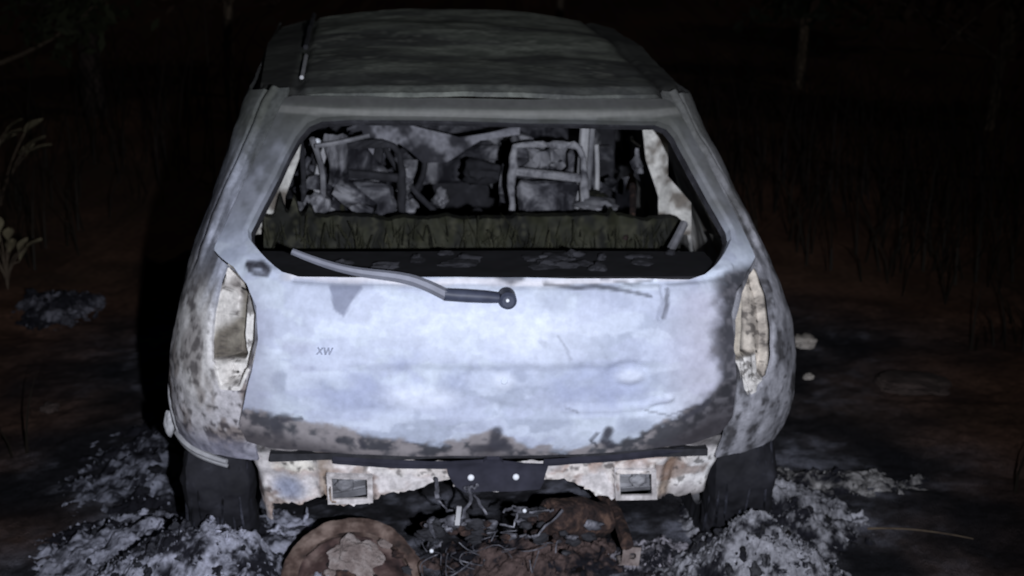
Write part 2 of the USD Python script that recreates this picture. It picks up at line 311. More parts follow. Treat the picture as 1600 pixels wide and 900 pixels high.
# ================================================================ the burnt car
CAR_AT, CAR_YAW, CAR_ROLL = (-.04524, 3.7884, 0.), .08792, .02005
CAR = thing('burnt_car', 'burnt-out small hatchback seen from behind, ash-white tailgate, no glass, no bumper', 'car', CAR_AT, CAR_YAW, CAR_ROLL)
def car_world(P):
    c, s = math.cos(CAR_ROLL), math.sin(CAR_ROLL); P = np.asarray(P, float)
    Q = np.stack([c * P[..., 0] + s * P[..., 2], P[..., 1], -s * P[..., 0] + c * P[..., 2]], -1)
    c, s = math.cos(CAR_YAW), math.sin(CAR_YAW)
    return np.stack([c * Q[..., 0] - s * Q[..., 1], s * Q[..., 0] + c * Q[..., 1], Q[..., 2]], -1) + np.array(CAR_AT)
def world_car(P):
    P = np.asarray(P, float) - np.array(CAR_AT); c, s = math.cos(CAR_YAW), math.sin(CAR_YAW)
    Q = np.stack([c * P[..., 0] + s * P[..., 1], -s * P[..., 0] + c * P[..., 1], P[..., 2]], -1)
    c, s = math.cos(CAR_ROLL), math.sin(CAR_ROLL)
    return np.stack([c * Q[..., 0] - s * Q[..., 2], Q[..., 1], s * Q[..., 0] + c * Q[..., 2]], -1)

def smooth_poly(pts, r=.012):
    p = Polygon(pts).buffer(0); return p.buffer(r).buffer(-2 * r).buffer(r)
P_WIN = smooth_poly(WINDOW, .004)
P_TAIL = Polygon(TAILGATE).buffer(0).buffer(-.012).buffer(.010)
P_LL, P_LR = smooth_poly(LAMP_L, .006), smooth_poly(LAMP_R, .006)

# ---- tailgate
XS = lambda x, z, px0, px1, py0, py1, s=8: sm((x * 632 + 777), px0 - s, px0 + s) * (1 - sm((x * 632 + 777), px1 - s, px1 + s)) * sm(450 + (.85 - z) * 612, py0 - s, py0 + s) * (1 - sm(450 + (.85 - z) * 612, py1 - s, py1 + s))
def tail_disp(a, z, S):
    x = S[:, 0]; n3 = S * 1.
    d = (fbm(n3 * 5 + 9, 3, 2) - .5) * .012 + (fbm(n3 * 16 + 4, 3, 3) - .5) * .004
    d += .010 * XS(x, z, 545, 1040, 566, 642, 9) * (1 - .6 * spot(x, z, 640, 650, 75, 40, .4)) # number plate recess, buckled at its lower left
    d -= .006 * spot(x, z, 790, 588, 22, 16, .6)                # lock boss
    d += .006 * spot(x, z, 980, 583, 34, 24, .25) - .012 * spot(x, z, 986, 583, 20, 13, .6)
    d -= .006 * near_line(x, z, [(885, 636), (960, 637), (1010, 634), (1050, 620)], .012)
    d += .005 * near_line(x, z, [(470, 445), (700, 447), (1000, 447), (1130, 447)], .010)     # fold under the window
    d -= .004 * near_line(x, z, [(400, 436), (700, 438), (1150, 438)], .012)
    d += .004 * near_line(x, z, [(520, 540), (660, 545), (820, 520), (900, 560)], .05)
    d += .006 * near_line(x, z, [(1035, 455), (1040, 475), (1030, 497)], .012)
    for k, (px, py) in enumerate([(845, 525), (880, 530), (860, 555), (800, 640), (720, 640), (650, 575), (560, 620), (600, 640), (700, 600)]):
        d += (.006 if k % 2 else -.005) * spot(x, z, px, py, 26 + 6 * (k % 3), 20, .8)
    edge = P_WIN.exterior.distance(shapely.points(0, 0)) if False else shapely.distance(P_WIN.exterior, shapely.points(a, z))
    d += .006 * (1 - sm(edge, .0, .016))                       # the window opening's rolled-in flange
    return d
def tail_col(V):
    x, z = V[:, 0], V[:, 2]; px, py = x * 632 + 777, np.interp(z, [.3, .85, .87, .95, 1.05, 1.19, 1.25], [787, 450, 431, 369, 290, 193, 152])
    n1, n2, n3 = fbm(V * 4 + 11, 4, 31), fbm(V * 13 + 5, 4, 32), fbm(V * 45 + 2, 4, 33)
    c = mixc((.60, .66, .77), (.44, .485, .60), sm(n1, .46, .54))
    c = mixc(c, (.70, .76, .90), sm(n2, .50, .57) * .55)
    c = mixc(c, (.50, .54, .69), sm(fbm(V * np.array([9, 9, 16]) + 21, 4, 39), .52, .56) * .6)
    c = mixc(c, (.34, .38, .55), (spot(x, z, 655, 585, 75, 42, .7) + spot(x, z, 560, 612, 60, 30, .7) + spot(x, z, 850, 565, 70, 40, .8) * .5 + spot(x, z, 940, 600, 75, 42, .4)).clip(0, 1) * .75 * sm(n2, .25, .6))
    c = mixc(c, (.74, .79, .92), (spot(x, z, 660, 615, 55, 18, .6) + spot(x, z, 735, 500, 150, 40, .8) * .6 + spot(x, z, 855, 530, 70, 35, .6) * .6 + spot(x, z, 788, 588, 16, 12, .6) + spot(x, z, 985, 585, 22, 12, .5)).clip(0, 1) * .7)
    c = mixc(c, (.70, .68, .72), (1 - sm(np.abs(py - 439 + (n2 - .5) * 16), 4, 10)) * sm(px, 440, 470) * (1 - sm(px, 1060, 1110)) * .8)   # pale scorched strip under the window
    c = mixc(c, (.30, .31, .37), near_line(x, z, [(470, 447), (700, 449), (800, 446)], .005) * .5)
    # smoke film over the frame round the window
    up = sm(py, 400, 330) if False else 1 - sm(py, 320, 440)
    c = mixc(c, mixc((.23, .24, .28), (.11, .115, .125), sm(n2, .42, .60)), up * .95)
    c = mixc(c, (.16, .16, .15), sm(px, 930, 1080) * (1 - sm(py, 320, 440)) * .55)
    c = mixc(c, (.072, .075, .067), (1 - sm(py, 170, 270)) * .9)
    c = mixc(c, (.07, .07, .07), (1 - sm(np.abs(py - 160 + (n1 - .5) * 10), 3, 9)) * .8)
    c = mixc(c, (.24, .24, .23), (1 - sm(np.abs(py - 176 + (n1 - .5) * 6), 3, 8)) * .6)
    # grey veil down both sides
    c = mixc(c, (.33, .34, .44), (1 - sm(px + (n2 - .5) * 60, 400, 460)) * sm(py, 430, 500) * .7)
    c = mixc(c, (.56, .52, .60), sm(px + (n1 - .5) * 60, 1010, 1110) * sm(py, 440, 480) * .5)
    # soot up from the lower edge and down the right edge
    zb = np.interp(px, [360, 400, 440, 480, 540, 580, 640, 720, 770, 800, 840, 900, 960, 1000, 1060, 1100, 1130], [640, 640, 642, 656, 666, 674, 684, 690, 668, 686, 704, 708, 690, 678, 654, 636, 600])
    soot = sm(py + (n2 - .5) * 30 + (n3 - .5) * 24, zb - 5, zb + 6)
    c = mixc(c, mixc((.03, .027, .03), (.27, .24, .24), sm(n2 + (n3 - .5) * .8 - .22 * sm(px, 960, 1080) - .05 * (1 - sm(px, 420, 520)), .36, .58)), soot * .92)
    rb = sm(px + (n2 - .5) * 46 + (n3 - .5) * 34, np.interp(py, [400, 450, 520, 600, 660], [1176, 1116, 1104, 1108, 1060]) - 6, np.interp(py, [400, 450, 520, 600, 660], [1186, 1138, 1128, 1132, 1090]) + 4) * sm(py, 420, 446)
    c = mixc(c, mixc((.03, .03, .036), (.12, .115, .13), sm(n3, .42, .68)), rb * .95)
    dk = (.05, .05, .065)
    tri = Polygon([px_(526, 452), px_(572, 452), px_(556, 470), (px_(545, 490)), px_(532, 482)])
    c = mixc(c, (.22, .24, .33), (1 - sm(shapely.distance(tri, shapely.points(x, z)), 0, .006)) * .85)
    for pl, wd, m in (([(400, 432), (420, 430), (430, 436)], .012, 1), ([(402, 438), (412, 442), (428, 442)], .009, .9), ([(850, 447), (900, 452), (930, 450), (980, 458), (1015, 466)], .006, .7), ([(938, 440), (985, 450), (1020, 445)], .005, .6),
                      ([(1042, 458), (1040, 480), (1034, 497)], .008, .75), ([(780, 432), (800, 440), (812, 436)], .018, .75), ([(1075, 655), (1100, 642), (1112, 630)], .012, .8), ([(1010, 640), (1050, 650), (1080, 640)], .004, .5), ([(450, 655), (480, 650)], .008, .8),
                      ([(570, 686), (576, 698)], .010, .95), ([(445, 682), (440, 660), (455, 650)], .02, .7), ([(780, 672), (776, 700), (790, 690)], .022, .95), ([(745, 702), (800, 700)], .018, .9), ([(955, 672), (950, 690), (962, 700)], .018, .95), ([(938, 676), (928, 690), (940, 700)], .005, .9),
                      ([(843, 527), (850, 532)], .010, .25), ([(870, 520), (884, 540), (890, 556)], .006, .3), ([(905, 640), (885, 632)], .004, .4)):
        c = mixc(c, dk, near_line(x, z, pl, wd) * m * (.6 + .8 * n3).clip(0, 1))
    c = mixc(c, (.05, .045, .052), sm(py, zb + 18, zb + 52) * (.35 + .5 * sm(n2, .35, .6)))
    # ghost of the old model badge: faint grey bar left of the two letters that still show, and a second faint line
    c = mixc(c, (.45, .47, .60), (XS(x, z, 452, 500, 530, 549, 6) * .55 + XS(x, z, 462, 500, 564, 573, 4) * .4) * (.5 + n3))
    c = mixc(c, (.33, .36, .47), XS(x, z, 484, 492, 535, 548, 3) * .35 + spot(x, z, 499, 569, 5, 4, .6) * .6)
    return c
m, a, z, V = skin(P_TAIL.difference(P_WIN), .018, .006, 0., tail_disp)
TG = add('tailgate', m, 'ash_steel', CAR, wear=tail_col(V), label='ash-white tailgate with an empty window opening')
for txt, px, sz in (('X', 503.5, 19), ('W', 513.5, 19)):
    t = meshkit.text_mesh(txt, .0205, .0015, bold=2) if False else meshkit.text_mesh(txt, .0165, .003, bold=True)
    t.apply_transform(np.array([[1, .18, 0, 0], [0, 0, -1, 0], [0, 1, 0, 0], [0, 0, 0, 1.]]))
    cx, cz = px_(px, 548); cy = float(shell(np.array([cx * 1.0]), np.array([cz]))[0, 1])
    ad = np.interp(cx, shell(np.linspace(-.9, .9, 300), np.full(300, cz))[:, 0], np.linspace(-.9, .9, 300))
    t.apply_translation([cx, float(shell(ad, cz)[1]) + .0005, cz]); 
    add('badge_letter', t, 'badge', TG)
def on_tail(px, py, off=0):
    cx, cz = px_(px, py); g = np.linspace(-1.0, 1.0, 400)
    ad = np.interp(cx, shell(g, np.full(400, cz))[:, 0], g)
    return shell(ad, cz) - shell_n(ad, cz) * off
# tailgate lock and the round sooty stub of the washer jet
lk = lathe([(0, -.002), (.007, -.002), (.009, 0), (.009, .012), (0, .012)], 24, 'y'); lk.apply_translation(on_tail(789, 588, .004))
add('lock', lk, 'ash_metal', TG)
# inner frame of the tailgate seen through the opening
mi, a, z, V = skin(P_WIN.buffer(.05).difference(P_WIN.buffer(-.002)), .012, .012, .03)
add('window_flange', mi, 'soot', TG)
# ---- rear wiper
pv = on_tail(791, 468, -.03)
WP = add('rear_wiper', tube(bend([pv + [-.02, 0, .004], pv + [-.15, .0, .012]], 6), [.013, .015, .0155, .016, .0155, .015], 10), 'wiper_plastic', CAR, label='bent burnt rear wiper with a bare grey arm')
piv = lathe([(0, -.022), (.014, -.022), (.021, -.016), (.022, .03), (0, .03)], 28, 'y'); piv.apply_translation(pv)
add('pivot_cap', piv, 'wiper_plastic', WP)
nut = lathe([(0, -.006), (.004, -.006), (.0045, 0), (0, 0)], 10, 'y'); nut.apply_translation(pv + [-.002, -.0225, .004])
add('pivot_nut', nut, 'bolt', WP)
w1 = on_tail(640, 446, -.035)
tip = np.array([-.487, .105, .935])
arm = bend([pv + [-.145, 0, .011], w1 + [0, 0, .0], [-.345, .075, .895], tip], 24)
ar = trimesh.Trimesh(*[np.array(q) for q in (tube(arm, np.linspace(.0155, .008, 24), 8).vertices, tube(arm, np.linspace(.0155, .008, 24), 8).faces)], process=False)
add('wiper_arm', ar, 'wiper_steel', WP)

# ---- lamp pans: pressed recesses left open by the lost tail lamps
def lamp_part(poly, left):
    def disp(a, z, S):
        e = shapely.distance(poly.exterior, shapely.points(a, z)); x = S[:, 0]; px, py = x * 632 + 777, 450 + (.85 - z) * 612
        e = np.where(shapely.contains_xy(poly, a, z), e, 0.); d = (.055 if left else .020) * sm(e, .0, .010)
        if left:
            ar_ = np.interp(z, [.655, .72, .78, .85], [-.636, -.664, -.680, -.700]); mid = sm(a, -.742, -.725) * (1 - sm(a - ar_, -.006, .006)) * sm(z, .655, .665)
            d += .040 * mid * sm(e, .004, .016) - .016 * (1 - sm(z, .640, .652)) + .012 * near_line(S[:, 0], z, [(352, 430), (352, 500), (372, 560)], .012)
        else:
            G = np.interp(z, [.66, .70, .75, .80, .845], [.654, .667, .692, .726, .757]); mid = np.exp(-((a - G) / .016) ** 2) * sm(z, .655, .675)
            d += .034 * mid * sm(e, .002, .012) + .006 * sm(G - a, .012, .03) * np.sin((a - G) * 220) - .014 * (1 - sm(z, .66, .67)) * (1 - sm(a, .69, .71)) + .008 * sm(a - G, .0, .02)
        return d + (fbm(S * 25 + 3, 3, 8) - .5) * .006
    m, a, z, V = skin(poly.buffer(.010), .003, .003, .013, disp)
    ar_ = np.interp(z, [.655, .72, .78, .85], [-.636, -.664, -.680, -.700]); G = np.interp(z, [.66, .70, .75, .80, .845], [.654, .667, .692, .726, .757])
    n2, n3 = fbm(V * 22 + 1, 4, 41), fbm(V * 70, 3, 42)
    if left:
        c = mixc((.72, .69, .66), (.42, .39, .37), sm(n2, .47, .60))
        c = mixc(c, mixc((.27, .245, .205), (.17, .15, .125), sm(n2, .4, .6)), sm(a, -.742, -.732) * (1 - sm(a - ar_, -.006, .002)) * sm(z, .653, .660))
        c = mixc(c, (.84, .82, .80), sm(a - ar_, 0, .008) * .9)
        c = mixc(c, (.80, .77, .74), (1 - sm(z, .64, .655)) * .8)
        c = mixc(c, (.13, .115, .10), (1 - sm(np.abs(a + .70 - (z - .75) * .35), .003, .010)) * sm(z, .70, .74) * (1 - sm(z, .80, .84)) * .8)
        c = mixc(c, (.10, .09, .08), (1 - sm(np.abs(z - .655), .002, .007)) * sm(a, -.735, -.725) * (1 - sm(a - ar_, -.005, .005)) * .8)
        c = mixc(c, (.12, .11, .10), (1 - sm(np.abs(a - ar_), .001, .006)) * sm(z, .65, .66) * .75)
    else:
        c = mixc((.60, .54, .47), (.36, .32, .28), sm(n2, .44, .58))
        c = mixc(c, (.40, .36, .30), (1 - sm(a - G, -.01, .0)) * sm(z, .655, .662) * .7)
        c = mixc(c, (.06, .055, .05), np.exp(-((a - G) / .013) ** 4) * sm(z, .655, .67) * .97)
        c = mixc(c, (.70, .68, .66), (1 - sm(z, .655, .662)) * (1 - sm(a, .69, .71)) * .9)
        c = mixc(c, (.12, .11, .10), (1 - sm(np.abs(z - .659), .002, .006)) * (1 - sm(a, .68, .69)) * .8)
    c = mixc(c, (.08, .07, .065), sm(n3 * .5 + n2 * .5, .55, .60) * .75)
    for ha, hz in (((-.70, .62), (-.645, .615), (-.62, .76), (-.735, .84)) if left else ((.655, .63), (.70, .61), (.76, .74), (.80, .82), (.72, .66))):
        c = mixc(c, (.02, .018, .017), 1 - sm(np.hypot(a - ha, z - hz), .0035, .006))
    return m, c
for poly, left in ((P_LL, True), (P_LR, False)):
    m, c = lamp_part(poly, left)
    add('lamp_recess', m, 'burnt_steel', CAR, wear=c, label='empty left lamp recess, white with a grey wedge' if left else 'empty right lamp recess, cream and sooty')

# ---- body sides
def circ(ca, cz, r, n=40): return Point(ca, cz).buffer(r, n)
GAP = .006
import shapely.affinity
def mirror(p, sgn): return shapely.affinity.scale(p, sgn, 1, origin=(0, 0)) if sgn < 0 else p
import shapely.affinity
def side_col(V, kind):
    n1, n2, n3 = fbm(V * np.array([6, 4, 3]) + 7, 4, 51), fbm(V * np.array([30, 14, 9]) + 3, 4, 52), fbm(V * 60, 4, 53)
    z = V[:, 2]
    left = V[:, 0] < 0
    c = mixc((.40, .42, .50), (.20, .21, .25), sm(n2, .42, .58))
    st_ = fbm(np.c_[(np.abs(V[:, 0]) + V[:, 2] * .42) * 38, V[:, 1] * 4, V[:, 2] * 3.2] + 5, 5, 57)
    c = mixc(c, (.10, .10, .115), sm(st_, .50, .62) * .85)
    c = mixc(c, (.48, .50, .58), sm(st_, .46, .38) * .5 if False else (1 - sm(st_, .36, .44)) * .5)
    low = 1 - sm(z + (n1 - .5) * .12, .62, .80)
    pal = mixc((.56, .54, .57), (.30, .26, .25), sm(n2, .44, .56)); pal = mixc(pal, (.05, .043, .05), sm(n3 * .6 + n2 * .4, .53, .58) * .85)
    c = np.where((left)[:, None], mixc(c, pal, low), mixc(mixc((.36, .36, .40), (.17, .17, .19), sm(n2, .40, .60)), (.05, .048, .052), sm(n3 * .5 + n2 * .5, .54, .60) * .8))
    wl = np.exp(-(((V[:, 0] + .735) / .07) ** 2 + ((z - .68) / .16) ** 2) ** 2) * left
    c = mixc(c, mixc((.74, .72, .70), (.40, .38, .37), sm(n2, .46, .60)), wl * .85)
    c = mixc(c, (.10, .09, .09), wl * sm(n3 * .6 + n2 * .4, .53, .60) * .8)
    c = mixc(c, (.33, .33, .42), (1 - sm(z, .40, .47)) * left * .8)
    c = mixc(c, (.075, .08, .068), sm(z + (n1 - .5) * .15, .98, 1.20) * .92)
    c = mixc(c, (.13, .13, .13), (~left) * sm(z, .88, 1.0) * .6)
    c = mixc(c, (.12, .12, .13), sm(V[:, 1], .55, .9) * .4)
    return c
wh = Polygon([(1.30, .885), (1.30, 1.185), (1.42, 1.195), (1.42, .885)])
for sgn, lr in ((-1, 'left'), (1, 'right')):
    tail_edge = mirror(Polygon(TAILGATE), sgn).buffer(0).buffer(GAP * .3)
    lampP = mirror(P_LL if sgn < 0 else P_LR, sgn)
    base = Polygon([(.56, .385 if sgn < 0 else .378), (1.0, .385), (4.05, .385), (4.05, 1.0), (3.62, .86), (3.0, 1.225), (1.30, 1.238), (.95, 1.245), (.70, 1.262), (.56, .9)])
    arch = circ(1.1 + .13, .25, .31)
    arch2 = circ(1.1 + 2.48, .25, .33)
    full = base.difference(tail_edge).difference(Polygon([(-1, -1), (.55, -1), (.55, 2), (-1, 2)])).difference(arch).difference(arch2)
    full = full.difference(Polygon([(0, .3), (.62, .3), (.69 if sgn < 0 else .66, 1.0), (.60, 1.3), (0, 1.3)])) if False else full
    geoms = sorted(getattr(full, 'geoms', [full]), key=lambda g: -g.area); full = geoms[0]
    qwin = Polygon([(1.14, .90), (1.20, 1.10), (1.30, 1.175), (1.66, 1.185), (1.66, .90)]).buffer(-.015).buffer(.015)
    fwin = Polygon([(2.00, .89), (2.00, 1.19), (2.72, 1.19), (3.14, .93), (3.14, .89)]).buffer(-.015).buffer(.015)
    cuts = {'quarter_panel': sbox(.3, -1, 1.62, 2), 'rear_door': sbox(1.625, -1, 1.93, 2), 'front_door': sbox(1.935, -1, 3.20, 2), 'front_wing': sbox(3.205, -1, 5, 2)}
    shellp = full.difference(lampP).difference(qwin).difference(fwin)
    for nm, cutp in cuts.items():
        g = shellp.intersection(cutp)
        g = max(getattr(g, 'geoms', [g]), key=lambda q: q.area) if nm != 'rear_door' else g
        for gi in ([g] if not hasattr(g, 'geoms') else g.geoms):
            if gi.area < .002: continue
            def dsp(a, z, S):
                d = (fbm(S * 6 + 2, 3, 61) - .5) * .012 + (fbm(S * 20 + 2, 3, 62) - .5) * .006
                ln = shapely.LineString([(.80 * 1.0, .90), (.70, 1.22)]); 
                if nm == 'quarter_panel':
                    aa = np.abs(a)
                    d = d - .010 * (1 - sm(np.abs(aa - (.90 - (z - .9) * .33)), .006, .030)) * sm(z, .84, .9)
                    d = d + .008 * (1 - sm(np.abs(aa - (.945 - (z - .9) * .33)), .004, .02)) * sm(z, .80, .9)
                    e = shapely.distance(lampP.exterior, shapely.points(aa, z)); d = d + .006 * (1 - sm(e, 0, .012))
                    d = d + (fbm(S * 40 + 2, 3, 63) - .5) * .008 * (1 - sm(z, .5, .75))
                return d
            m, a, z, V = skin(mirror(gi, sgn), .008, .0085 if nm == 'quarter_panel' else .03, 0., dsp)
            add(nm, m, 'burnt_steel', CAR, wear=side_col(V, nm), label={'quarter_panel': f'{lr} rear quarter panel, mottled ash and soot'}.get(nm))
# bright folded wheel-arch lips and the torn scrap hanging at the left corner
def arch_lip(sgn):
    t = np.linspace(.06 * math.pi, .94 * math.pi, 40); ca = (1.23 + .31 * np.cos(t)); cz = .25 + .31 * np.sin(t)
    ok = cz > .385; ca, cz = ca[ok], cz[ok]
    P = shell(sgn * ca, cz) - shell_n(sgn * ca, cz) * .004
    return tube(P, .008, 6)
for sgn in (-1, 1): add('wheel_arch_lip', arch_lip(sgn), 'pale_steel', CAR)
lipL = [shell(q, zz) - shell_n(q, zz) * .002 for q, zz in zip(np.linspace(-.97, -.68, 14), np.r_[np.linspace(.392, .374, 7), np.linspace(.372, .362, 7)])]
add('folded_lip', cat_([tube(np.array(lipL), np.linspace(.013, .007, 14), 6), tube(np.array(lipL) + [0, .02, -.018], np.linspace(.010, .005, 14), 6)]), 'pale_steel', CAR, label='bright folded lip under the left quarter panel')
scrap = rough_up(trimesh.creation.icosphere(3), .3, 2.2, 4); scrap.apply_scale([.016, .02, .035]); scrap.apply_translation(shell(-1.06, .40) + [-.012, -.03, 0])
add('torn_scrap', scrap, 'pale_steel', CAR)

# ---- rear panel under the tailgate (the bumper is gone)
P_VAL = Polygon(VALANCE).buffer(0)
rng = np.random.default_rng(5)
ring = shapely.segmentize(P_VAL.exterior, .012); rc = np.array(ring.coords)[:-1]
rc = rc + (rng.random(rc.shape) - .5) * np.where(rc[:, 1:] < .31, .010, .004)
P_VAL = Polygon(rc).buffer(0)
P_VAL = max(getattr(P_VAL, 'geoms', [P_VAL]), key=lambda g: g.area)
vl, vr = Polygon(VENT_L), Polygon(VENT_R)
def val_disp(a, z, S):
    e = np.minimum(shapely.distance(vl, shapely.points(a, z)), shapely.distance(vr, shapely.points(a, z)))
    d = -.018 * (1 - sm(e, .006, .014)) + (fbm(S * 9 + 6, 3, 71) - .5) * .03 + (fbm(S * 30 + 6, 3, 72) - .5) * .010
    d += .012 * (1 - sm(np.abs(a + .435), .01, .035)) + .012 * (1 - sm(np.abs(a - .455), .01, .035)) + .02 * sm(np.abs(a), .45, .47) * sm(.33 - z, -.02, .03) * .5
    d += .06 * sm(np.abs(a), .58, .68)
    return d
def val_col(V, a, z):
    n1, n2, n3 = fbm(V * 7 + 1, 4, 81), fbm(V * 22 + 4, 4, 82), fbm(V * 60 + 4, 4, 83)
    px = np.interp(a, [-.66, -.50, -.372, -.279, -.09, .1166, .295, .386, .495, .66], [372, 450, 518, 577, 700, 846, 964, 1016, 1090, 1130]); 
    c = mixc((.74, .70, .70), (.52, .39, .34), sm(n1 + (n2 - .5) * .5, .46, .62))
    c = mixc(c, (.86, .84, .82), sm(n2, .47, .55) * .65)
    c = mixc(c, (.26, .29, .40), np.exp(-(((a + .505) / .055) ** 2 + ((z - .285) / .035) ** 2) ** 2) * .9)                       # blue-grey burnt patch, left
    c = mixc(c, (.84, .80, .72), np.exp(-(((a + .47) / .07) ** 2 + ((z - .345) / .018) ** 2) ** 2) * sm(n2, .4, .5))
    c = mixc(c, (.30, .22, .16), (np.exp(-((a + .385) / .022) ** 4) * .8 + np.exp(-((a - .448) / .022) ** 4) * .85).clip(0, 1) * sm(n2, .2, .5))
    c = mixc(c, (.86, .84, .84), np.exp(-(((a - .565) / .07) ** 2 + ((z - .325) / .045) ** 2) ** 2) * .95)                        # bright patch, right
    c = mixc(c, (.40, .36, .40), (1 - sm(a, -.645, -.60)) * .6 * sm(n2, .35, .6))
    c = mixc(c, (.05, .045, .05), (1 - sm(z + (n2 - .5) * .04, .243, .262)) * sm(a, .30, .36) * .9)
    c = mixc(c, (.14, .12, .12), (1 - sm(z + (n2 - .5) * .05, .25, .29)) * sm(a, .42, .48) * .6)
    c = mixc(c, (.04, .035, .04), sm(z + (n2 - .5) * .03, .375, .392) * .8)
    c = mixc(c, (.20, .115, .08), sm(fbm(V * 9 + 31, 5, 84), .56, .62) * .65)
    c = mixc(c, (.05, .042, .042), sm(n3 * .5 + n2 * .5, .575, .60) * .7)
    return c
m, a, z, V = skin(P_VAL.difference(vl).difference(vr), .006, .005, .03, val_disp)
VAL = add('rear_panel', m, 'burnt_steel', CAR, wear=val_col(V, a, z), label='white, rust-stained rear panel with two square holes')
for vp in (vl, vr):
    b = np.array(vp.bounds); ca, cz = (b[0] + b[2]) / 2, (b[1] + b[3]) / 2
    fr = vp.buffer(.010, join_style=2).difference(vp.buffer(-.003))
    m, a_, z_, V = skin(fr, .008, .006, .008)
    add('hole_frame', m, 'burnt_steel', VAL, wear=mixc((.70, .66, .66), (.45, .42, .42), sm(fbm(V * 40, 3, 5), .4, .6)))
    # the vent flap box behind the hole, half melted
    P0 = shell(ca, cz); r2 = np.random.default_rng(int(abs(ca) * 1000))
    ms = [bx((.11, .006, .085), P0 + [0, .085, 0])]
    for k in range(4):
        ms.append(bx((.10, .003, .020), P0 + [r2.normal(0, .004), .062 + .004 * k, -.032 + .021 * k], (.5 + r2.normal(0, .3), r2.normal(0, .2), 0)))
    fl = cat_(ms); fv = np.array(fl.vertices)
    bl = rock((.022, .012, .018), 3 + int(ca * 10)); bl.apply_translation(P0 + [.01 * np.sign(ca), .055, -.004]); fl = cat_([fl, bl])
    add('vent_flap', fl, 'vent' if 'vent' in M else 'grey_steel', VAL)
# sooty crossbar and number-plate bracket between the two white panels
def strip(pts_px, off, thick, name, mat, parent=CAR, label=None, amp=.004):
    P2 = Polygon([tuple(q) for q in pts_px]).buffer(0)
    m, a, z, V = skin(P2, thick, .008, off, lambda a, z, S: (fbm(S * 18 + 1, 3, 9) - .5) * amp * 2)
    return add(name, m, mat, parent, label=label)
BR = strip([(-.10, .374), (-.06, .380), (-.02, .382), (-.012, .394), (.015, .392), (.025, .378), (.075, .368), (.125, .366), (.118, .318), (.112, .300), (.05, .296), (-.06, .297), (-.08, .312), (-.095, .345)], .010, .010, 'plate_bracket', 'soot_bar', label='dark blue-black bracket with two shiny bolts')
strip([(-.36, .388), (-.09, .374), (-.09, .362), (-.22, .366), (-.36, .377)], .010, .012, 'crossbar', 'soot_bar')
strip([(.115, .367), (.38, .384), (.46, .398), (.40, .397), (.115, .377)], .010, .012, 'crossbar', 'soot_bar')
for q in (-.0455, .0545):
    b = trimesh.creation.icosphere(2); b.apply_scale([.0085, .006, .0085]); b.apply_translation(shell(q, .3415) + [0, .006, 0]); add('bolt', b, 'bolt', BR)
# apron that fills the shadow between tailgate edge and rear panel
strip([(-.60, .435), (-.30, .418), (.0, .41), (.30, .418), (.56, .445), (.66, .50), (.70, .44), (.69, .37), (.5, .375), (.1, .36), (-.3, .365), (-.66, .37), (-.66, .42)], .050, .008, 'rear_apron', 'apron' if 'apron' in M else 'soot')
# ---- roof
def roof_z(x, y):
    s = np.clip((y - .45) / 1.75, 0, 1)
    z = 1.278 + .034 * np.sin(s * math.pi * .62 + .15) - .052 * np.abs(x / .6) ** 2.6
    z = z - .022 * np.exp(-(((y - .95) / .34) ** 2 + (x / .42) ** 2)) + .006 * np.sin(y * 9 + x * 2) * np.exp(-(x / .5) ** 2)
    for cx in (-.485, .47): z = z - .014 * np.exp(-((x - cx) / .009) ** 2)
    return z
gA = np.linspace(-1.08, 1.08, 91); edge = shell(gA, np.full(91, 1.279))
R_OUT = [(p[0], p[1] - .012) for p in edge] + [(.568, 1.6), (.56, 2.05), (.52, 2.14), (.2, 2.22), (-.2, 2.24), (-.52, 2.18), (-.595, 2.1), (-.618, 1.6)]
Pr, Tr = tri2d(Polygon(R_OUT).buffer(0), .014)
rz_ = roof_z(Pr[:, 0], Pr[:, 1]) + (NOI(Pr[:, 0], Pr[:, 1], 4, 91) - .5) * .02 + (NOI(Pr[:, 0], Pr[:, 1], 14, 92) - .5) * .006
lip = sm(Pr[:, 1] - np.interp(Pr[:, 0], edge[:, 0], edge[:, 1]), -.012, .03)
rz_ = rz_ - .014 * (1 - lip)
fr = np.c_[Pr, rz_]; V, F, src = thicken(fr, fr - [0, 0, .012], Tr)
n1, n2, n3 = fbm(V * np.array([3, 5, 5]) + 3, 4, 93), fbm(V * 12 + 3, 4, 94), fbm(V * 40 + 3, 4, 95)
rc_ = mixc((.27, .29, .245), (.13, .145, .12), sm(n2, .38, .64)); rc_ = mixc(rc_, (.06, .062, .06), sm(n1, .48, .66) * .85)
rc_ = mixc(rc_, (.36, .375, .32), sm(n3 * .5 + n2 * .5, .55, .66) * .6)
rc_ = mixc(rc_, (.06, .062, .064), (1 - sm(V[:, 1] + (n1 - .5) * .3, .60, 1.0)) * .6)
for cx in (-.485, .47): rc_ = mixc(rc_, (.03, .03, .03), np.exp(-((V[:, 0] - cx) / .009) ** 2) * .9)
rc_ = mixc(rc_, (.035, .035, .032), sm(-V[:, 0], .49, .51) * .85); rc_ = mixc(rc_, (.03, .03, .028), sm(V[:, 0], .40, .50) * .85)
ROOF = add('roof', (V, F), 'burnt_steel', CAR, wear=rc_, label='greenish-grey burnt roof, sagging behind')
yy = np.linspace(.74, 1.12, 10); add('roof_moulding', tube(np.c_[np.full(10, -.482), yy, roof_z(np.full(10, -.46), yy) + .002], .006, 6), 'pale_steel', ROOF)
yy = np.linspace(1.25, 2.2, 16); add('roof_moulding', tube(np.c_[np.full(16, -.487), yy, roof_z(np.full(16, -.47), yy) + .012 + .004 * np.sin(yy * 20)], .008, 6), 'soot', ROOF)

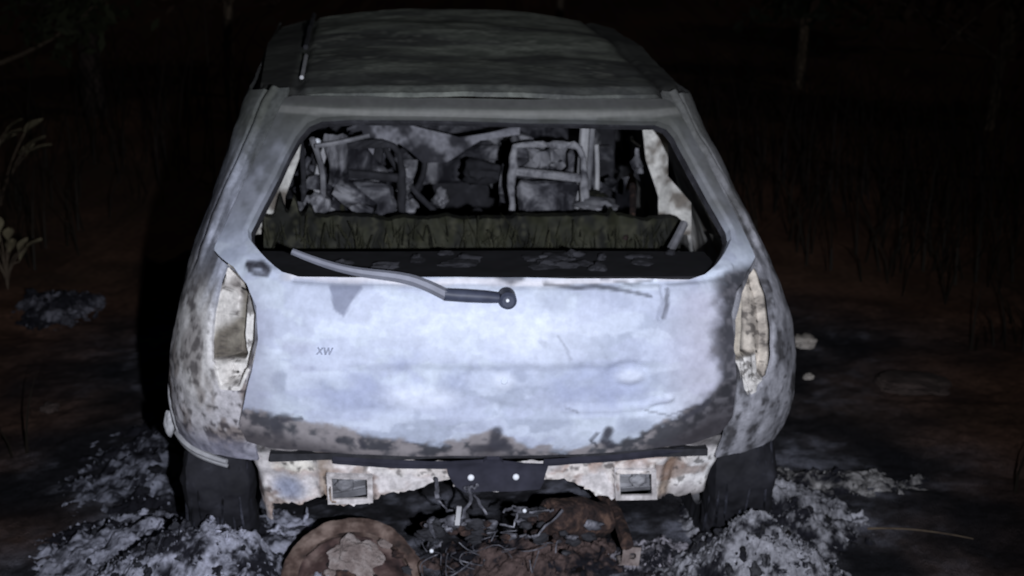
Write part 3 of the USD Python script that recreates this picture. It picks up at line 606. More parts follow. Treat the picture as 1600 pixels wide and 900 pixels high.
# ---- front of the car: windscreen frame, scuttle, bonnet, nose (out of sight from behind, but there)
for sgn in (-1, 1):
    add('windscreen_pillar', tube(bend([(sgn * .53, 2.12, 1.21), (sgn * .60, 2.45, 1.07), (sgn * .66, 2.78, .87)], 10), .03, 8), 'grey_steel', CAR)
Pb, Tb = tri2d(Polygon([(-.72, 2.74), (.72, 2.74), (.70, 3.3), (.60, 3.62), (.3, 3.72), (-.3, 3.72), (-.60, 3.62), (-.70, 3.3)]), .03)
bz = .87 - .10 * ((Pb[:, 1] - 2.74) / 1.0) ** 1.6 - .05 * np.abs(Pb[:, 0] / .7) ** 3 + (NOI(Pb[:, 0], Pb[:, 1], 4, 97) - .5) * .04
fr = np.c_[Pb, bz]; V, F, src = thicken(fr, fr - [0, 0, .012], Tb)
add('bonnet', (V, F), 'burnt_steel', CAR, wear=side_col(V + [1, 0, 0], 'x'))
add('nose_panel', bx((1.36, .10, .42), (0, 3.62, .52), bev=.04), 'grey_steel', CAR)
for sgn in (-1, 1):
    hl = lathe([(0, .03), (.07, .02), (.09, -.03), (.085, -.03), (.06, .01), (0, .015)], 20, 'y'); hl.apply_translation((sgn * .50, 3.69, .60)); add('headlamp_bowl', hl, 'soot', CAR)
add('bulkhead', bx((1.36, .03, .62), (0, 2.72, .53), bev=.008), 'soot', CAR)
# ---- floor, wells, wheels
add('floor_pan', rough_up(bx((1.24, 1.96, .03), (0, 1.80, .20)).subdivide().subdivide().subdivide(), .012, 6), 'soot', CAR)
add('boot_floor', rough_up(bx((1.10, .62, .02), (0, .46, .40)).subdivide().subdivide().subdivide(), .01, 8), 'soot', CAR)
for sgn in (-1, 1):
    wb = lathe([(.34, -.13), (.34, .10), (.30, .10), (.30, -.13)], 32, 'x')
    wb = trimesh.intersections.slice_mesh_plane(wb, [0, 0, 1], [0, 0, .15]); wb.apply_translation((sgn * .63, .63, .25)); add('wheel_arch_liner', wb, 'void_soot', CAR)
    sl = bx((.10, 1.6, .16), (sgn * .745, 1.75, .31), bev=.02); add('sill', sl, 'grey_steel', CAR)
def wheel(x, y, sgn):
    ty = lathe([(.165, -.085), (.235, -.088), (.268, -.075), (.278, -.03), (.272, 0), (.278, .03), (.268, .075), (.235, .088), (.165, .085)], 56, 'x')
    ty = rough_up(rough_up(ty.subdivide().subdivide(), .022, 6, 3), .008, 30, 4)
    v = np.array(ty.vertices); r = np.hypot(v[:, 1], v[:, 2]); v[:, 2] = np.maximum(v[:, 2], -.25 + .02 * np.abs(v[:, 0]) / .09); ty.vertices = v
    ty.apply_translation((x, y, .25)); W_ = add('wheel', ty, 'tyre', CAR)
    for q in range(10):
        g_ = np.linspace(0, TAU, 60); ox = -.08 + .16 * q / 9 + .006 * np.sin(g_ * 3 + q); rr_ = .270 - .02 * (abs(q - 4.5) > 3.6) + .008 * np.sin(g_ * 5 + q * 2)
        add('tread_cord', tube(np.c_[x + ox, y + rr_ * np.cos(g_), np.maximum(.25 + rr_ * np.sin(g_), .012)], .0035, 4, False), 'cord', W_)
    rim = lathe([(.0, .02 * sgn), (.06, .03 * sgn), (.10, .01 * sgn), (.155, .03 * sgn), (.168, .08), (.172, .08), (.160, 0), (.172, -.08), (.168, -.08), (.15, -.01)], 40, 'x')
    rim.apply_translation((x, y, .25)); add('rim', rim, 'grey_steel', W_)
for sgn in (-1, 1):
    wheel(sgn * .70, .63, sgn); wheel(sgn * .70, 3.0, sgn)
add('rear_axle', tube([(-.66, .70, .24), (.66, .70, .24)], .022, 12), 'void_soot', CAR)

# ---- inside
rs = np.random.default_rng(11)
# rear seat back: charred padding with a ragged top edge
tx = np.linspace(-.60, .60, 160)
top = .838 + (NOI(tx, tx * 0, 6, 101) - .5) * .02 + (NOI(tx, tx * 0, 28, 102) - .5) * .03
for c_, h_ in ((-.555, .06), (-.515, .055), (-.47, .03), (.40, .02)): top = top + h_ * np.exp(-((tx - c_) / .010) ** 2)
SB = Polygon([(x, z) for x, z in zip(tx, top)] + [(.60, .40), (-.60, .40)])
Ps, Ts = tri2d(SB, .012)
pad = NOI(Ps[:, 0], Ps[:, 1], 7, 103); pd2 = NOI(Ps[:, 0], Ps[:, 1], 26, 104)
fy = .82 + (Ps[:, 1] - .40) * .22 - (pad - .5) * .10 - (pd2 - .5) * .05
fr = np.c_[Ps[:, 0], fy, Ps[:, 1]]; V, F, src = thicken(fr, fr + [0, .05, 0], Ts)
c = mixc((.005, .0055, .0035), (.021, .022, .011), sm(fbm(V * np.array([22, 9, 9]), 5, 105), .44, .60)); c = mixc(c, (.045, .044, .027), sm(fbm(V * np.array([90, 20, 16]), 4, 106), .58, .66) * .7); c = mixc(c, (.02, .02, .022), (1 - sm(V[:, 2], .70, .78)) * .7)
RS = add('rear_seat_back', (V, F), 'burnt_steel', CAR, wear=c, label='charred olive-brown rear seat back with a ragged top')
rq = np.random.default_rng(91); fv_, ff_ = [], []
for k in range(700):
    x = rq.uniform(-.59, .59); zb_ = rq.uniform(.60, .80); h_ = rq.uniform(.02, .075); yb = .82 + (zb_ - .40) * .22 - .05 + rq.uniform(-.012, .02)
    d_ = rq.normal(0, .018, 3); w_ = rq.uniform(.0008, .0028); o_ = len(fv_)
    fv_ += [(x - w_, yb, zb_), (x + w_, yb, zb_), (x + d_[0], yb + d_[1] * .5, zb_ + h_)]; ff_.append((o_, o_ + 1, o_ + 2))
add('charred_fibres', (np.array(fv_), np.array(ff_)), 'char', RS, smooth=False, kind='stuff')
for k in range(16):
    x = rs.uniform(-.5, .5); zt = .84 + rs.uniform(-.05, .03)
    add('spring_wire', tube(bend([(x, .86, .62), (x + rs.normal(0, .02), .88, .72), (x + rs.normal(0, .03), .86 + rs.normal(0, .015), zt)], 8), .003, 5), 'char', RS)
add('parcel_ledge', rough_up(bx((1.16, .27, .03), (0, .325, .835)).subdivide().subdivide().subdivide(), .008, 9), 'void_soot', CAR)
for k in range(24):
    b = rock((rs.uniform(.01, .04), rs.uniform(.01, .03), rs.uniform(.005, .014)), 900 + k, .5, 2); b.apply_translation((rs.uniform(-.52, .52), rs.uniform(.26, .44), .853)); add('ledge_rubble', b, 'soot', CAR)
# front seat frames
def seat(cx, w, mat, name_l):
    x0, x1 = cx - w / 2, cx + w / 2
    hoop = bend([(x0 - .015, 1.30, .42), (x0, 1.36, .76), (x0 + .005, 1.41, .93), (x0 + .03, 1.42, .965), (x1 - .03, 1.42, .965), (x1 - .005, 1.41, .93), (x1, 1.36, .76), (x1 + .015, 1.30, .42)], 44)
    S_ = add('seat_frame', tube(hoop + np.random.default_rng(int(abs(cx) * 99)).normal(0, .0022, (44, 3)), .0125 + .003 * np.sin(np.arange(44) * .9), 10), mat, CAR, label=name_l)
    add('cross_member', tube(bend([(x0, 1.40, .885), (cx, 1.39, .875), (x1, 1.40, .86)], 10), .014, 8), mat, S_)
    add('cross_member', bx((w * .96, .02, .05), (cx, 1.35, .62)), 'soot', S_)
    add('seat_back_pad', rough_up(bx((w * .82, .05, .26), (cx, 1.40, .72), bev=.015).subdivide().subdivide().subdivide().subdivide(), .035, 9), 'cabin_mix', S_)
    add('seat_base', rough_up(bx((w * 1.05, .46, .10), (cx, 1.58, .40), bev=.03).subdivide().subdivide(), .02, 9), 'soot', S_)
seat(.265, .235, 'cabin_mix2', 'bare steel frame of the right front seat')
seat(-.33, .27, 'soot', 'bare steel frame of the left front seat')
# steel post, B pillars' inner faces, door trims, dashboard beam, steering wheel
add('door_pillar', tube(bend([(.375, 1.52, .55), (.385, 1.5, .8), (.392, 1.48, 1.06)], 8), .016, 8), 'pale_steel', CAR)
add('door_pillar', tube(bend([(.415, 1.62, .55), (.423, 1.60, .8), (.43, 1.58, 1.06)], 8), .010, 8), 'grey_steel', CAR)
for sgn in (-1, 1):
    pts = [(.615, .40), (.50, .68), (.50, .80), (.545, .86), (.555, 1.17), (.60, 1.24)]
    bpoly = Polygon([(.80, .45), (.85, .74), (1.00, .86), (1.05, .96), (1.06, 1.20), (1.46, 1.20), (1.47, .90), (1.49, .70), (1.50, .35), (.9, .35)])
    Pq, Tq = tri2d(bpoly, .02); X = (np.where(sgn < 0, WL(np.clip(Pq[:, 1], .2, 1.27)), WR(np.clip(Pq[:, 1], .2, 1.27))) - .055 - .005 * np.cos((Pq[:, 0] - 1.2) * 14)) + (NOI(Pq[:, 0], Pq[:, 1], 14, 5) - .5) * .02
    fr = np.c_[sgn * X, Pq]; T_ = Tq if sgn < 0 else Tq
    V, F, src = thicken(fr, fr + [sgn * .02, 0, 0], Tq); n2 = fbm(V * 14, 4, 6)
    add('centre_pillar', (V, F), 'burnt_steel', CAR, wear=mixc((.66, .65, .62), (.30, .27, .24), sm(n2, .48, .68)))
    fpoly = Polygon([(.495, 1.12), (.575, 1.12), (.582, .94), (.655, .86), (.66, .76), (.56, .76), (.553, .88), (.512, .99)])
    Pf, Tf = tri2d(fpoly, .010); fr = np.c_[sgn * (Pf[:, 0] - .01 * (sgn < 0)), 1.035 - .02 * np.cos((Pf[:, 0] - .54) * 40) + (NOI(Pf[:, 0], Pf[:, 1], 20, 33) - .5) * .02, Pf[:, 1]]
    V, F, src = thicken(fr, fr + [0, .012, 0], Tf); n2 = fbm(V * 16, 4, 34)
    add('pillar_flange', (V, F), 'burnt_steel', CAR, wear=mixc((.60, .59, .56), (.17, .15, .13), sm(n2 + (.95 - V[:, 2]) * .6, .50, .64)))
    # bare rear quarter inner skin with wheel tub
    qp = Polygon([(.36, .45), (.36, .80), (.48, .84), (.80, .82), (.84, .45)])
    Pq, Tq = tri2d(qp, .02); X = np.where(sgn < 0, WL(Pq[:, 1]), WR(Pq[:, 1])) - .09 - .05 * np.exp(-(((Pq[:, 0] - .66) / .25) ** 2)) * (1 - sm(Pq[:, 1], .55, .75)) + (NOI(Pq[:, 0], Pq[:, 1], 10, 15) - .5) * .04
    fr = np.c_[sgn * X, Pq]; V, F, src = thicken(fr, fr + [sgn * .015, 0, 0], Tq); n2 = fbm(V * 12, 4, 16)
    cc = mixc((.12, .12, .11), (.34, .33, .29), sm(n2, .42, .66)); cc = mixc(cc, (.20, .09, .06), sm(fbm(V * 9, 3, 17), .55, .66) * .8)
    add('quarter_lining', (V, F), 'burnt_steel', CAR, wear=cc)
    dp = Polygon([(1.50, .36), (1.50, .84), (2.35, .84), (2.60, .70), (2.60, .36)])
    Pq, Tq = tri2d(dp, .025); X = np.where(sgn < 0, WL(Pq[:, 1]), WR(Pq[:, 1])) - .07 + (NOI(Pq[:, 0], Pq[:, 1], 8, 18) - .5) * .05
    fr = np.c_[sgn * X, Pq]; V, F, src = thicken(fr, fr + [sgn * .012, 0, 0], Tq); n2 = fbm(V * 9, 4, 19)
    add('door_lining', (V, F), 'burnt_steel', CAR, wear=mixc((.56, .55, .53), (.10, .10, .10), sm(n2, .50, .62)))
add('dash_beam', rough_up(cat_([tube([(-.62, 2.42, .76), (-.2, 2.40, .77), (.2, 2.40, .765), (.62, 2.42, .76)], .03, 10), bx((.40, .10, .16), (-.02, 2.45, .72), bev=.02), bx((.16, .10, .20), (-.42, 2.46, .70), bev=.02)]).subdivide().subdivide(), .012, 9), 'cabin_mix', CAR)
add('dash_shell', rough_up(bx((1.2, .20, .14), (0, 2.55, .80), (.2, 0, 0), bev=.04).subdivide().subdivide().subdivide(), .03, 5), 'cabin_mix', CAR)
g = np.linspace(0, TAU, 40); st = np.c_[-.28 + .18 * np.cos(g), 2.02 + .08 * np.sin(g), .80 + .16 * np.sin(g)]
SW = add('steering_wheel', tube(st, .011, 8), 'soot', CAR)
for k in (.4, 2.6, 4.7): add('spoke', tube([(-.28, 2.03, .79), (-.28 + .18 * math.cos(k), 2.02 + .08 * math.sin(k), .80 + .16 * math.sin(k))], .012, 6), 'soot', SW)
add('steering_column', tube([(-.28, 2.03, .79), (-.27, 2.45, .68)], .03, 10), 'soot', CAR)
# collapsed headlining rail and hanging strips
Pq, Tq = tri2d(Polygon([(-.37, .975), (-.30, 1.0), (-.20, .995), (-.10, .97), (0, .945), (.10, .96), (.20, .985), (.20, .955), (.07, .935), (.0, .89), (-.04, .865), (-.12, .86), (-.16, .895), (-.20, .925), (-.23, .90), (-.26, .85), (-.33, .835), (-.35, .89)]), .012)
fr = np.c_[Pq[:, 0], 1.62 + .10 * NOI(Pq[:, 0], Pq[:, 1], 6, 21), Pq[:, 1]]; V, F, src = thicken(fr, fr + [0, .008, 0], Tq); n2 = fbm(V * 16, 4, 22)
add('sagging_rail', (V, F), 'burnt_steel', CAR, wear=mixc((.24, .24, .27), (.03, .03, .038), sm(n2, .42, .58)))
for k, (x0, y0, z0, x1, y1, z1, r, mt) in enumerate([(-.47, 1.2, 1.02, -.45, 1.3, .74, .009, 'grey_steel'), (-.42, 1.3, 1.0, -.46, 1.32, .72, .012, 'pale_steel'), (-.50, 1.1, 1.03, -.50, 1.2, .78, .008, 'soot'), (-.40, 1.35, .98, -.38, 1.4, .75, .014, 'soot'),
          (-.25, 1.6, .93, -.08, 1.55, .72, .009, 'soot'), (-.26, 1.65, .94, -.30, 1.6, .74, .016, 'soot'), (-.46, 1.15, 1.005, -.30, 1.2, 1.03, .007, 'grey_steel'), (.45, 1.9, .98, .44, 1.95, .70, .012, 'grey_steel'), (.46, 1.7, .92, .47, 1.72, .70, .008, 'pale_steel'), (.52, 1.3, .86, .44, .9, .78, .010, 'rust_dark'), (.58, .75, .86, .50, .62, .78, .012, 'grey_steel')]):
    add('bare_strut', tube(bend([(x0, y0, z0), ((x0 + x1) / 2 + rs.normal(0, .012), (y0 + y1) / 2, (z0 + z1) / 2), (x1, y1, z1)], 8), r, 7), mt, CAR)
rw = np.random.default_rng(44)
for k in range(34):
    n_ = 7; g_ = np.linspace(-1, 1, n_); X_, Y_ = np.meshgrid(g_, g_); sc_ = rw.uniform(.03, .085, 2); o_ = rw.uniform(0, 50)
    cr_ = fbm(np.stack([X_ * 1.3 + o_, Y_ * 1.3, X_ * 0 + k], -1), 3, k); v_ = np.c_[(X_ * sc_[0] * (1 + .5 * (cr_ - .5))).ravel(), ((cr_ - .5) * .16).ravel(), (Y_ * sc_[1] * (.7 + .6 * cr_)).ravel()]
    v_ = v_ @ trimesh.transformations.euler_matrix(*rw.normal(0, .6, 3))[:3, :3].T
    sx = rw.choice([rw.uniform(-.56, -.16), rw.uniform(.16, .54)]); sy = rw.uniform(1.15, 2.45); sy = sy if abs(sx - .24) > .24 else max(sy, 1.75); v_ = v_ + [sx * (1 + .04 * sy), sy, .76 - .20 * (sy - 1.5) + rw.uniform(-.02, .20)]
    i_ = np.arange((n_ - 1) ** 2); q_ = i_ // (n_ - 1) * n_ + i_ % (n_ - 1); T_s = np.vstack([np.c_[q_, q_ + 1, q_ + n_ + 1], np.c_[q_, q_ + n_ + 1, q_ + n_]])
    V, F, src = thicken(v_, v_ + [0, .003, 0], T_s); add('crumpled_sheet', (V, F), ('cabin_mix', 'cabin_mix2', 'cabin_mix', 'cabin_mix')[k % 4], CAR)
for k in range(60):
    sx = rs.uniform(-.52, .52); sy = rs.uniform(1.05, 2.2); sz = rs.uniform(.30, .52) + .28 * rs.random() ** 2 + .10 * (sy - 1.05)
    if k % 3: w_ = rock((rs.uniform(.02, .07), rs.uniform(.02, .06), rs.uniform(.015, .05)), 700 + k, .5, 2)
    else: w_ = tube(bend([(0, 0, 0), rs.normal(0, .06, 3), rs.normal(0, .10, 3)], 8), rs.uniform(.004, .010), 6)
    w_.apply_translation((sx, sy, sz)); add('charred_scrap', w_, ('cabin_mix', 'soot', 'grey_steel')[k % 3] if k % 4 else 'char', CAR)
for px_x, y, z_, r in ((-.455, 1.22, 1.005, .012), (-.46, 1.30, .735, .010), (.545, .62, .80, .012)):
    b = rock((r, r, r), 5, .2, 2); b.apply_translation((px_x, y, z_)); add('melted_bead', b, 'bolt', CAR)

# ---- under the tail: tank, silencer, hanging wiring
tk = rough_up(bx((.80, .50, .16), (-.02, .74, .27), bev=.05).subdivide().subdivide().subdivide(), .015, 7); add('underbody_tank', tk, 'void_soot', CAR)
sil = lathe([(0, -.10), (.04, -.10), (.052, -.085), (.054, 0), (.052, .085), (.04, .10), (0, .10)], 28, 'x'); sil = rough_up(sil.subdivide().subdivide(), .018, 16, 2)
sil.apply_transform(trimesh.transformations.euler_matrix(0, .25, .5)); sil.apply_translation((.235, .27, .175)); SI = add('silencer', sil, 'rust_dark', CAR, label='rusty silencer drooping under the tail')
add('exhaust_pipe', tube(bend([(.36, .2, .13), (.34, .4, .17), (.1, .7, .2)], 10), .018, 8), 'rust_dark', SI)
for k in range(16):
    x = rs.uniform(-.16, .17) + .02; z0 = rs.uniform(.08, .17)
    p = [np.array([x, .14 + rs.uniform(0, .12), z0])]
    for _ in range(3): p.append(p[-1] + [rs.normal(.0, .03), rs.normal(0, .02), rs.normal(-.008, .02)])
    p = np.array(p); p[:, 2] = np.maximum(p[:, 2], .03)
    add('hanging_wire', tube(bend(p, 14), rs.uniform(.001, .0022), 5), 'wire', CAR)
def at_tail(px, py, y): # a point behind the tail by its height and side, at depth y
    return np.array([(px - 782) / 632. + .08 * (y - .1), y, .417 - (py - 712) / 612. - .27 * (y - .1)])
for pts, r in (([(742, 764), (748, 778), (740, 800), (728, 828)], .006), ([(752, 778), (762, 795), (772, 812)], .0045), ([(693, 752), (694, 780)], .008), ([(694, 785), (718, 806)], .004), ([(850, 850), (872, 828), (898, 804)], .005), ([(828, 848), (850, 850)], .005),
               ([(798, 806), (818, 796)], .005), ([(676, 824), (692, 846)], .007), ([(706, 826), (718, 838)], .008), ([(840, 806), (880, 802)], .004), ([(795, 828), (816, 828), (820, 806)], .004), ([(686, 866), (704, 854)], .006), ([(735, 766), (760, 762)], .006)):
    P_ = np.array([at_tail(a, b, .13) for a, b in pts]); P_ = bend(P_, 8) + rs.normal(0, .0025, (8, 3))
    add('bent_strut', tube(P_, r * rs.uniform(.5, .95, 8), 6), 'wire', CAR)
for k in range(70):
    cx, cz, sx, sz = [(752, 833, 26, 12), (846, 820, 22, 14), (780, 850, 60, 16), (705, 838, 30, 18), (900, 850, 50, 22)][k % 5]
    s0 = rs.uniform(.006, .016); b = rock((s0 * rs.uniform(1, 1.8), s0, s0 * rs.uniform(.6, 1.1)), 20 + k, .45, 2)
    b.apply_translation(at_tail(rs.normal(cx, sx * .7), rs.normal(cz, sz * .6), .15 + rs.uniform(0, .08))); add('melted_lump', b, ('soot', 'rust_dark', 'soot', 'wire')[k % 4], CAR)
for px, py in ((725, 820), (833, 804), (686, 868)):
    b = trimesh.creation.icosphere(2); b.apply_scale(.0055); b.apply_translation(at_tail(px, py, .12)); add('melted_bead', b, 'bolt', CAR)
add('hanging_bracket', bx((.012, .006, .05), (-.085, .11, .255), (0, .1, 0)), 'pale_steel', CAR)

# ================================================================ things on the ground
def gz(x, y): return float(ground_z(np.array([x]), np.array([y]))[0])
def at_car(x, y): 
    p = car_world((x, y, 0)); return float(p[0]), float(p[1])
# spare wheel rim, tilted, under the left of the tail
x, y = at_car(-.345, .255)
RIM = thing('spare_wheel', 'rusty spare wheel rim lying tilted under the left of the tail', 'wheel', (x, y, gz(x, y) + .012), .05)
T_ = trimesh.transformations.euler_matrix(.66, .09, 0)
r_ = lathe([(.150, .045), (.172, .050), (.188, .045), (.190, .03), (.172, .012), (.165, -.05), (.188, -.072), (.184, -.082), (.158, -.06), (.150, .0)], 64, 'z'); r_.apply_transform(T_); add('rim', rough_up(rough_up(r_.subdivide().subdivide(), .022, 5, 7), .007, 26, 1), 'rim_rust', RIM)
d_ = lathe([(.0, .012), (.045, .014), (.065, .034), (.10, .036), (.135, .012), (.156, .010), (.156, .0), (.13, 0), (.0, .0)], 56, 'z'); d_.apply_transform(T_); add('disc', rough_up(rough_up(d_.subdivide().subdivide(), .016, 7, 7), .006, 30, 2), 'pan' if 'pan' in M else 'rust', RIM)
cr = rock((.062, .05, .016), 61, .5, 3); cr.apply_translation((-.005, .075, .045)); cr.apply_transform(T_); add('ash_crust', cr, 'crust', RIM)
for k in range(26):
    th_ = k * 2.4; rr_ = .03 + .13 * ((k * .37) % 1); b = rock((.012 + .012 * ((k * .61) % 1), .012, .007), 800 + k, .5, 2); b.apply_translation((rr_ * math.cos(th_), rr_ * math.sin(th_), .036)); b.apply_transform(T_); add('rust_scale', b, ('crust', 'rust_dark', 'soot')[k % 3], RIM)
for k in range(4):
    b = trimesh.creation.cylinder(.010, .012, sections=10); b.apply_translation((.055 * math.cos(k * TAU / 4 + .4), .055 * math.sin(k * TAU / 4 + .4), .036)); b.apply_transform(T_); add('bolt', b, 'rust_dark', RIM)
# small bracket with a hole
x, y = at_car(.385, .30)
BK = thing('metal_bracket', 'small pale square bracket with a round hole, standing in ash right of centre', 'bracket', (x, y, gz(x, y) + .015), .1)
pl = sbox(-.024, 0, .024, .052).difference(Point(.004, .027).buffer(.0095)); pm = trimesh.creation.extrude_polygon(pl, .006); pm.apply_transform(np.array([[1, 0, 0, 0], [0, 0, -1, 0], [0, 1, 0, .012], [0, 0, 0, 1.]])); pm.apply_transform(trimesh.transformations.rotation_matrix(.12, [0, 1, 0]))
add('plate', pm, 'crust', BK); add('foot', bx((.05, .05, .006), (0, .025, .014)), 'crust', BK)
# ash heaps
def heap(cx, cy, rx, ry, h, seed, label, tint=(.42, .43, .52), n=130, dark=.5, flakes=500, clumps=45):
    H = thing('ash_heap', label, 'ash heap', (cx, cy, gz(cx, cy) - .02))
    g = np.linspace(-1, 1, n); X, Y = np.meshgrid(g, g); r = np.hypot(X, Y)
    nz = NOI(X * rx + cx, Y * ry + cy, 7, seed); n2 = NOI(X * rx + cx, Y * ry + cy, 24, seed + 1); n3 = NOI(X * rx + cx, Y * ry + cy, 70, seed + 2, 3)
    Z = h * (1 - sm(r + (nz - .5) * .9, -.15, 1.0)) * (.55 + .9 * nz) + ((n2 - .5) * .085 + (n3 - .5) * .032) * (1 - sm(r, .75, 1.05)) - .015 * sm(r, .8, 1.1)
    Z = Z + ground_z(X * rx + cx, Y * ry + cy) - gz(cx, cy) + .012
    v = np.c_[(X * rx).ravel(), (Y * ry).ravel(), Z.ravel()]
    i = np.arange((n - 1) ** 2); q = i // (n - 1) * n + i % (n - 1); f = np.vstack([np.c_[q, q + 1, q + n + 1], np.c_[q, q + n + 1, q + n]])
    keep = (r.ravel()[f] < 1.0).all(1); f = f[keep]
    W3 = v + [cx, cy, 7.0]; q1, q2, q3 = fbm(W3 * 8, 4, seed + 5), fbm(W3 * 28, 4, seed + 6), fbm(W3 * 80, 3, seed + 7); m = q2 * .6 + q3 * .4
    c = mixc(np.array(tint) * .75, (.020, .020, .027), sm(.5 - m + (dark - .5) * .3 + (.5 - q1) * .9, -.06, .10)); c = mixc(c, np.array(tint) * 1.35, sm(m * .6 + q1 * .4, .50, .60) * .8)
    add('heap', (v, f), 'ash', H, wear=c)
    rc2 = np.random.default_rng(seed + 9); cl, cw = [], []
    for q_ in range(clumps):
        th = rc2.uniform(0, TAU); rr = math.sqrt(rc2.uniform(0, .75)); ixx, iyy = int((math.cos(th) * rr + 1) / 2 * (n - 1)), int((math.sin(th) * rr + 1) / 2 * (n - 1))
        sz_ = .003 + .013 * rc2.random() ** 3; b = rock(sz_ * rc2.uniform(.5, 1.6, 3), int(rc2.integers(1, 9999)), .85, 2); b.apply_translation((g[ixx] * rx, g[iyy] * ry, Z[iyy, ixx] + sz_ * .25))
        b = trimesh.Trimesh(np.array(b.vertices), np.array(b.faces), process=False); cl.append(b); w_ = fbm(np.array(b.vertices) * 90 + q_, 3, seed); big = float(fbm(np.array([[g[ixx] * rx + cx, g[iyy] * ry + cy, 7.0]]) * 8, 3, seed + 5)[0])
        cw.append(mixc(np.array(tint) * rc2.uniform(.5, 1.4) * (.12 + 1.1 * float(sm(big, .40, .58))), (.025, .025, .033), sm(w_, .48, .58)))
    if cl: add('ash_clumps', cat_(cl), 'ash', H, wear=np.vstack(cw), kind='stuff')
    rg = np.random.default_rng(seed); k = flakes; th = rg.uniform(0, TAU, k); rr = np.sqrt(rg.uniform(0, .9, k)); ix = ((np.cos(th) * rr + 1) / 2 * (n - 1)).astype(int); iy = ((np.sin(th) * rr + 1) / 2 * (n - 1)).astype(int)
    base = np.c_[g[ix] * rx, g[iy] * ry, Z[iy, ix] + .003]; s = rg.uniform(.0015, .0075, k) 
    A = rg.normal(size=(k, 3)); A /= np.linalg.norm(A, axis=1, keepdims=True); B = np.cross(A, rg.normal(size=(k, 3))); B /= np.linalg.norm(B, axis=1, keepdims=True)
    vv = np.stack([base + A * s[:, None], base + B * s[:, None] * .8, base - A * s[:, None] * .7 + [0, 0, .004], base - B * s[:, None]], 1).reshape(-1, 3); q = np.arange(k) * 4
    ff = np.vstack([np.c_[q, q + 1, q + 2], np.c_[q, q + 2, q + 3]]); ton = rg.uniform(.3, 1.15, k)
    add('flakes', (vv, ff), 'ash', H, wear=np.repeat(np.array(tint)[None] * ton[:, None], 4, 0), kind='stuff')
heap(-.90, 4.30, .50, .36, .12, 200, 'broad low bed of blue-grey ash round the left rear wheel')
heap(.76, 4.48, .32, .34, .14, 210, 'low bed of grey ash round the right rear wheel', (.38, .38, .42))
heap(-.80, 4.00, .44, .26, .25, 270, 'tall clotted blue-grey ash heap hiding the foot of the left rear wheel', n=170, dark=.55, flakes=900, clumps=260)
heap(.64, 4.08, .30, .25, .22, 280, 'tall clotted grey ash heap hiding the foot of the right rear wheel', (.36, .36, .40), 170, .58, 800, 220)
heap(.36, 4.20, .22, .16, .05, 220, 'low pale ash patch round the small bracket', (.40, .38, .43), 90)
heap(.95, 4.80, .40, .14, .05, 230, 'thin streak of pale ash right of the right rear wheel', (.34, .33, .33), 90, .5, 200)
heap(.05, 4.22, .34, .20, .10, 260, 'black and brown melted rubble under the middle of the tail', (.12, .085, .08), 120, .6, 300)
heap(-1.90, 6.75, .22, .3, .07, 240, 'faint grey ash heap on the far left beside the dry plants', (.15, .15, .18), 90, .5, 200)
heap(-1.12, 4.95, .34, .5, .05, 250, 'dark ash bed left of the car behind the left wheel', (.26, .27, .33), 100, .66, 300)
# debris
def debris(px, nm, lab, cat, size, seed, mat, at, group=None):
    r = rock(size, seed, .35, 3); x, y = at; r.apply_translation((x, y, gz(x, y) + size[2] * .5)); return add(nm, r, mat, '/World', smooth=25, label=lab, cat=cat, group=group)
debris(0, 'stone', 'small pale stone lying right of the car at lamp height in view', 'stone', (.045, .05, .03), 1, 'pale_stone', (1.14, 6.25))
debris(0, 'stone', 'tall pale lump beside the right-hand ash heap', 'stone', (.022, .03, .045), 2, 'pale_stone', (.87, 4.42))
debris(0, 'stone', 'broad low earth clod far to the right of the car', 'stone', (.13, .12, .03), 3, 'stone', (1.45, 5.75))
debris(0, 'stone', 'tiny light pebble close beside the right flank', 'stone', (.02, .02, .014), 4, 'pale_stone', (1.09, 5.85))
debris(0, 'stone', 'grey pebble on the black ground left of the car', 'stone', (.03, .03, .02), 6, 'stone', (-1.62, 5.55))
# dry plants, twigs, bushes, trees
def blades(nb, h, spread, seed, lean=.5, w=.006, segs=4):
    rg = np.random.default_rng(seed); vs, fs, o = [], [], 0
    for k in range(nb):
        b = rg.normal(0, spread, 2); th = rg.uniform(0, TAU); hh = h * rg.uniform(.5, 1.1); ln = lean * hh * rg.uniform(.2, 1.2); d = np.array([math.cos(th), math.sin(th)]); s = np.array([-d[1], d[0]])
        for j in range(segs + 1):
            t = j / segs; c_ = np.r_[b + d * ln * t * t, hh * t * (1 - .25 * t)]; ww = w * (1 - t * .9)
            vs += [c_ + np.r_[s * ww, 0], c_ - np.r_[s * ww, 0]]
            if j < segs: q = o + 2 * j; fs += [(q, q + 1, q + 3), (q, q + 3, q + 2)]
        o += 2 * (segs + 1)
    return np.array(vs), np.array(fs)
def leaves(n, pts, size, seed):
    rg = np.random.default_rng(seed); c_ = pts[rg.integers(0, len(pts), n)] + rg.normal(0, size * 1.6, (n, 3)); A = rg.normal(size=(n, 3)); A /= np.linalg.norm(A, axis=1, keepdims=True)
    B = np.cross(A, rg.normal(size=(n, 3))); B /= np.linalg.norm(B, axis=1, keepdims=True); s = size * rg.uniform(.6, 1.3, n)[:, None]
    v = np.stack([c_ - A * s, c_ + B * s * .38, c_ + A * s, c_ - B * s * .38], 1).reshape(-1, 3); q = np.arange(n) * 4
    return v, np.vstack([np.c_[q, q + 1, q + 2], np.c_[q, q + 2, q + 3]])
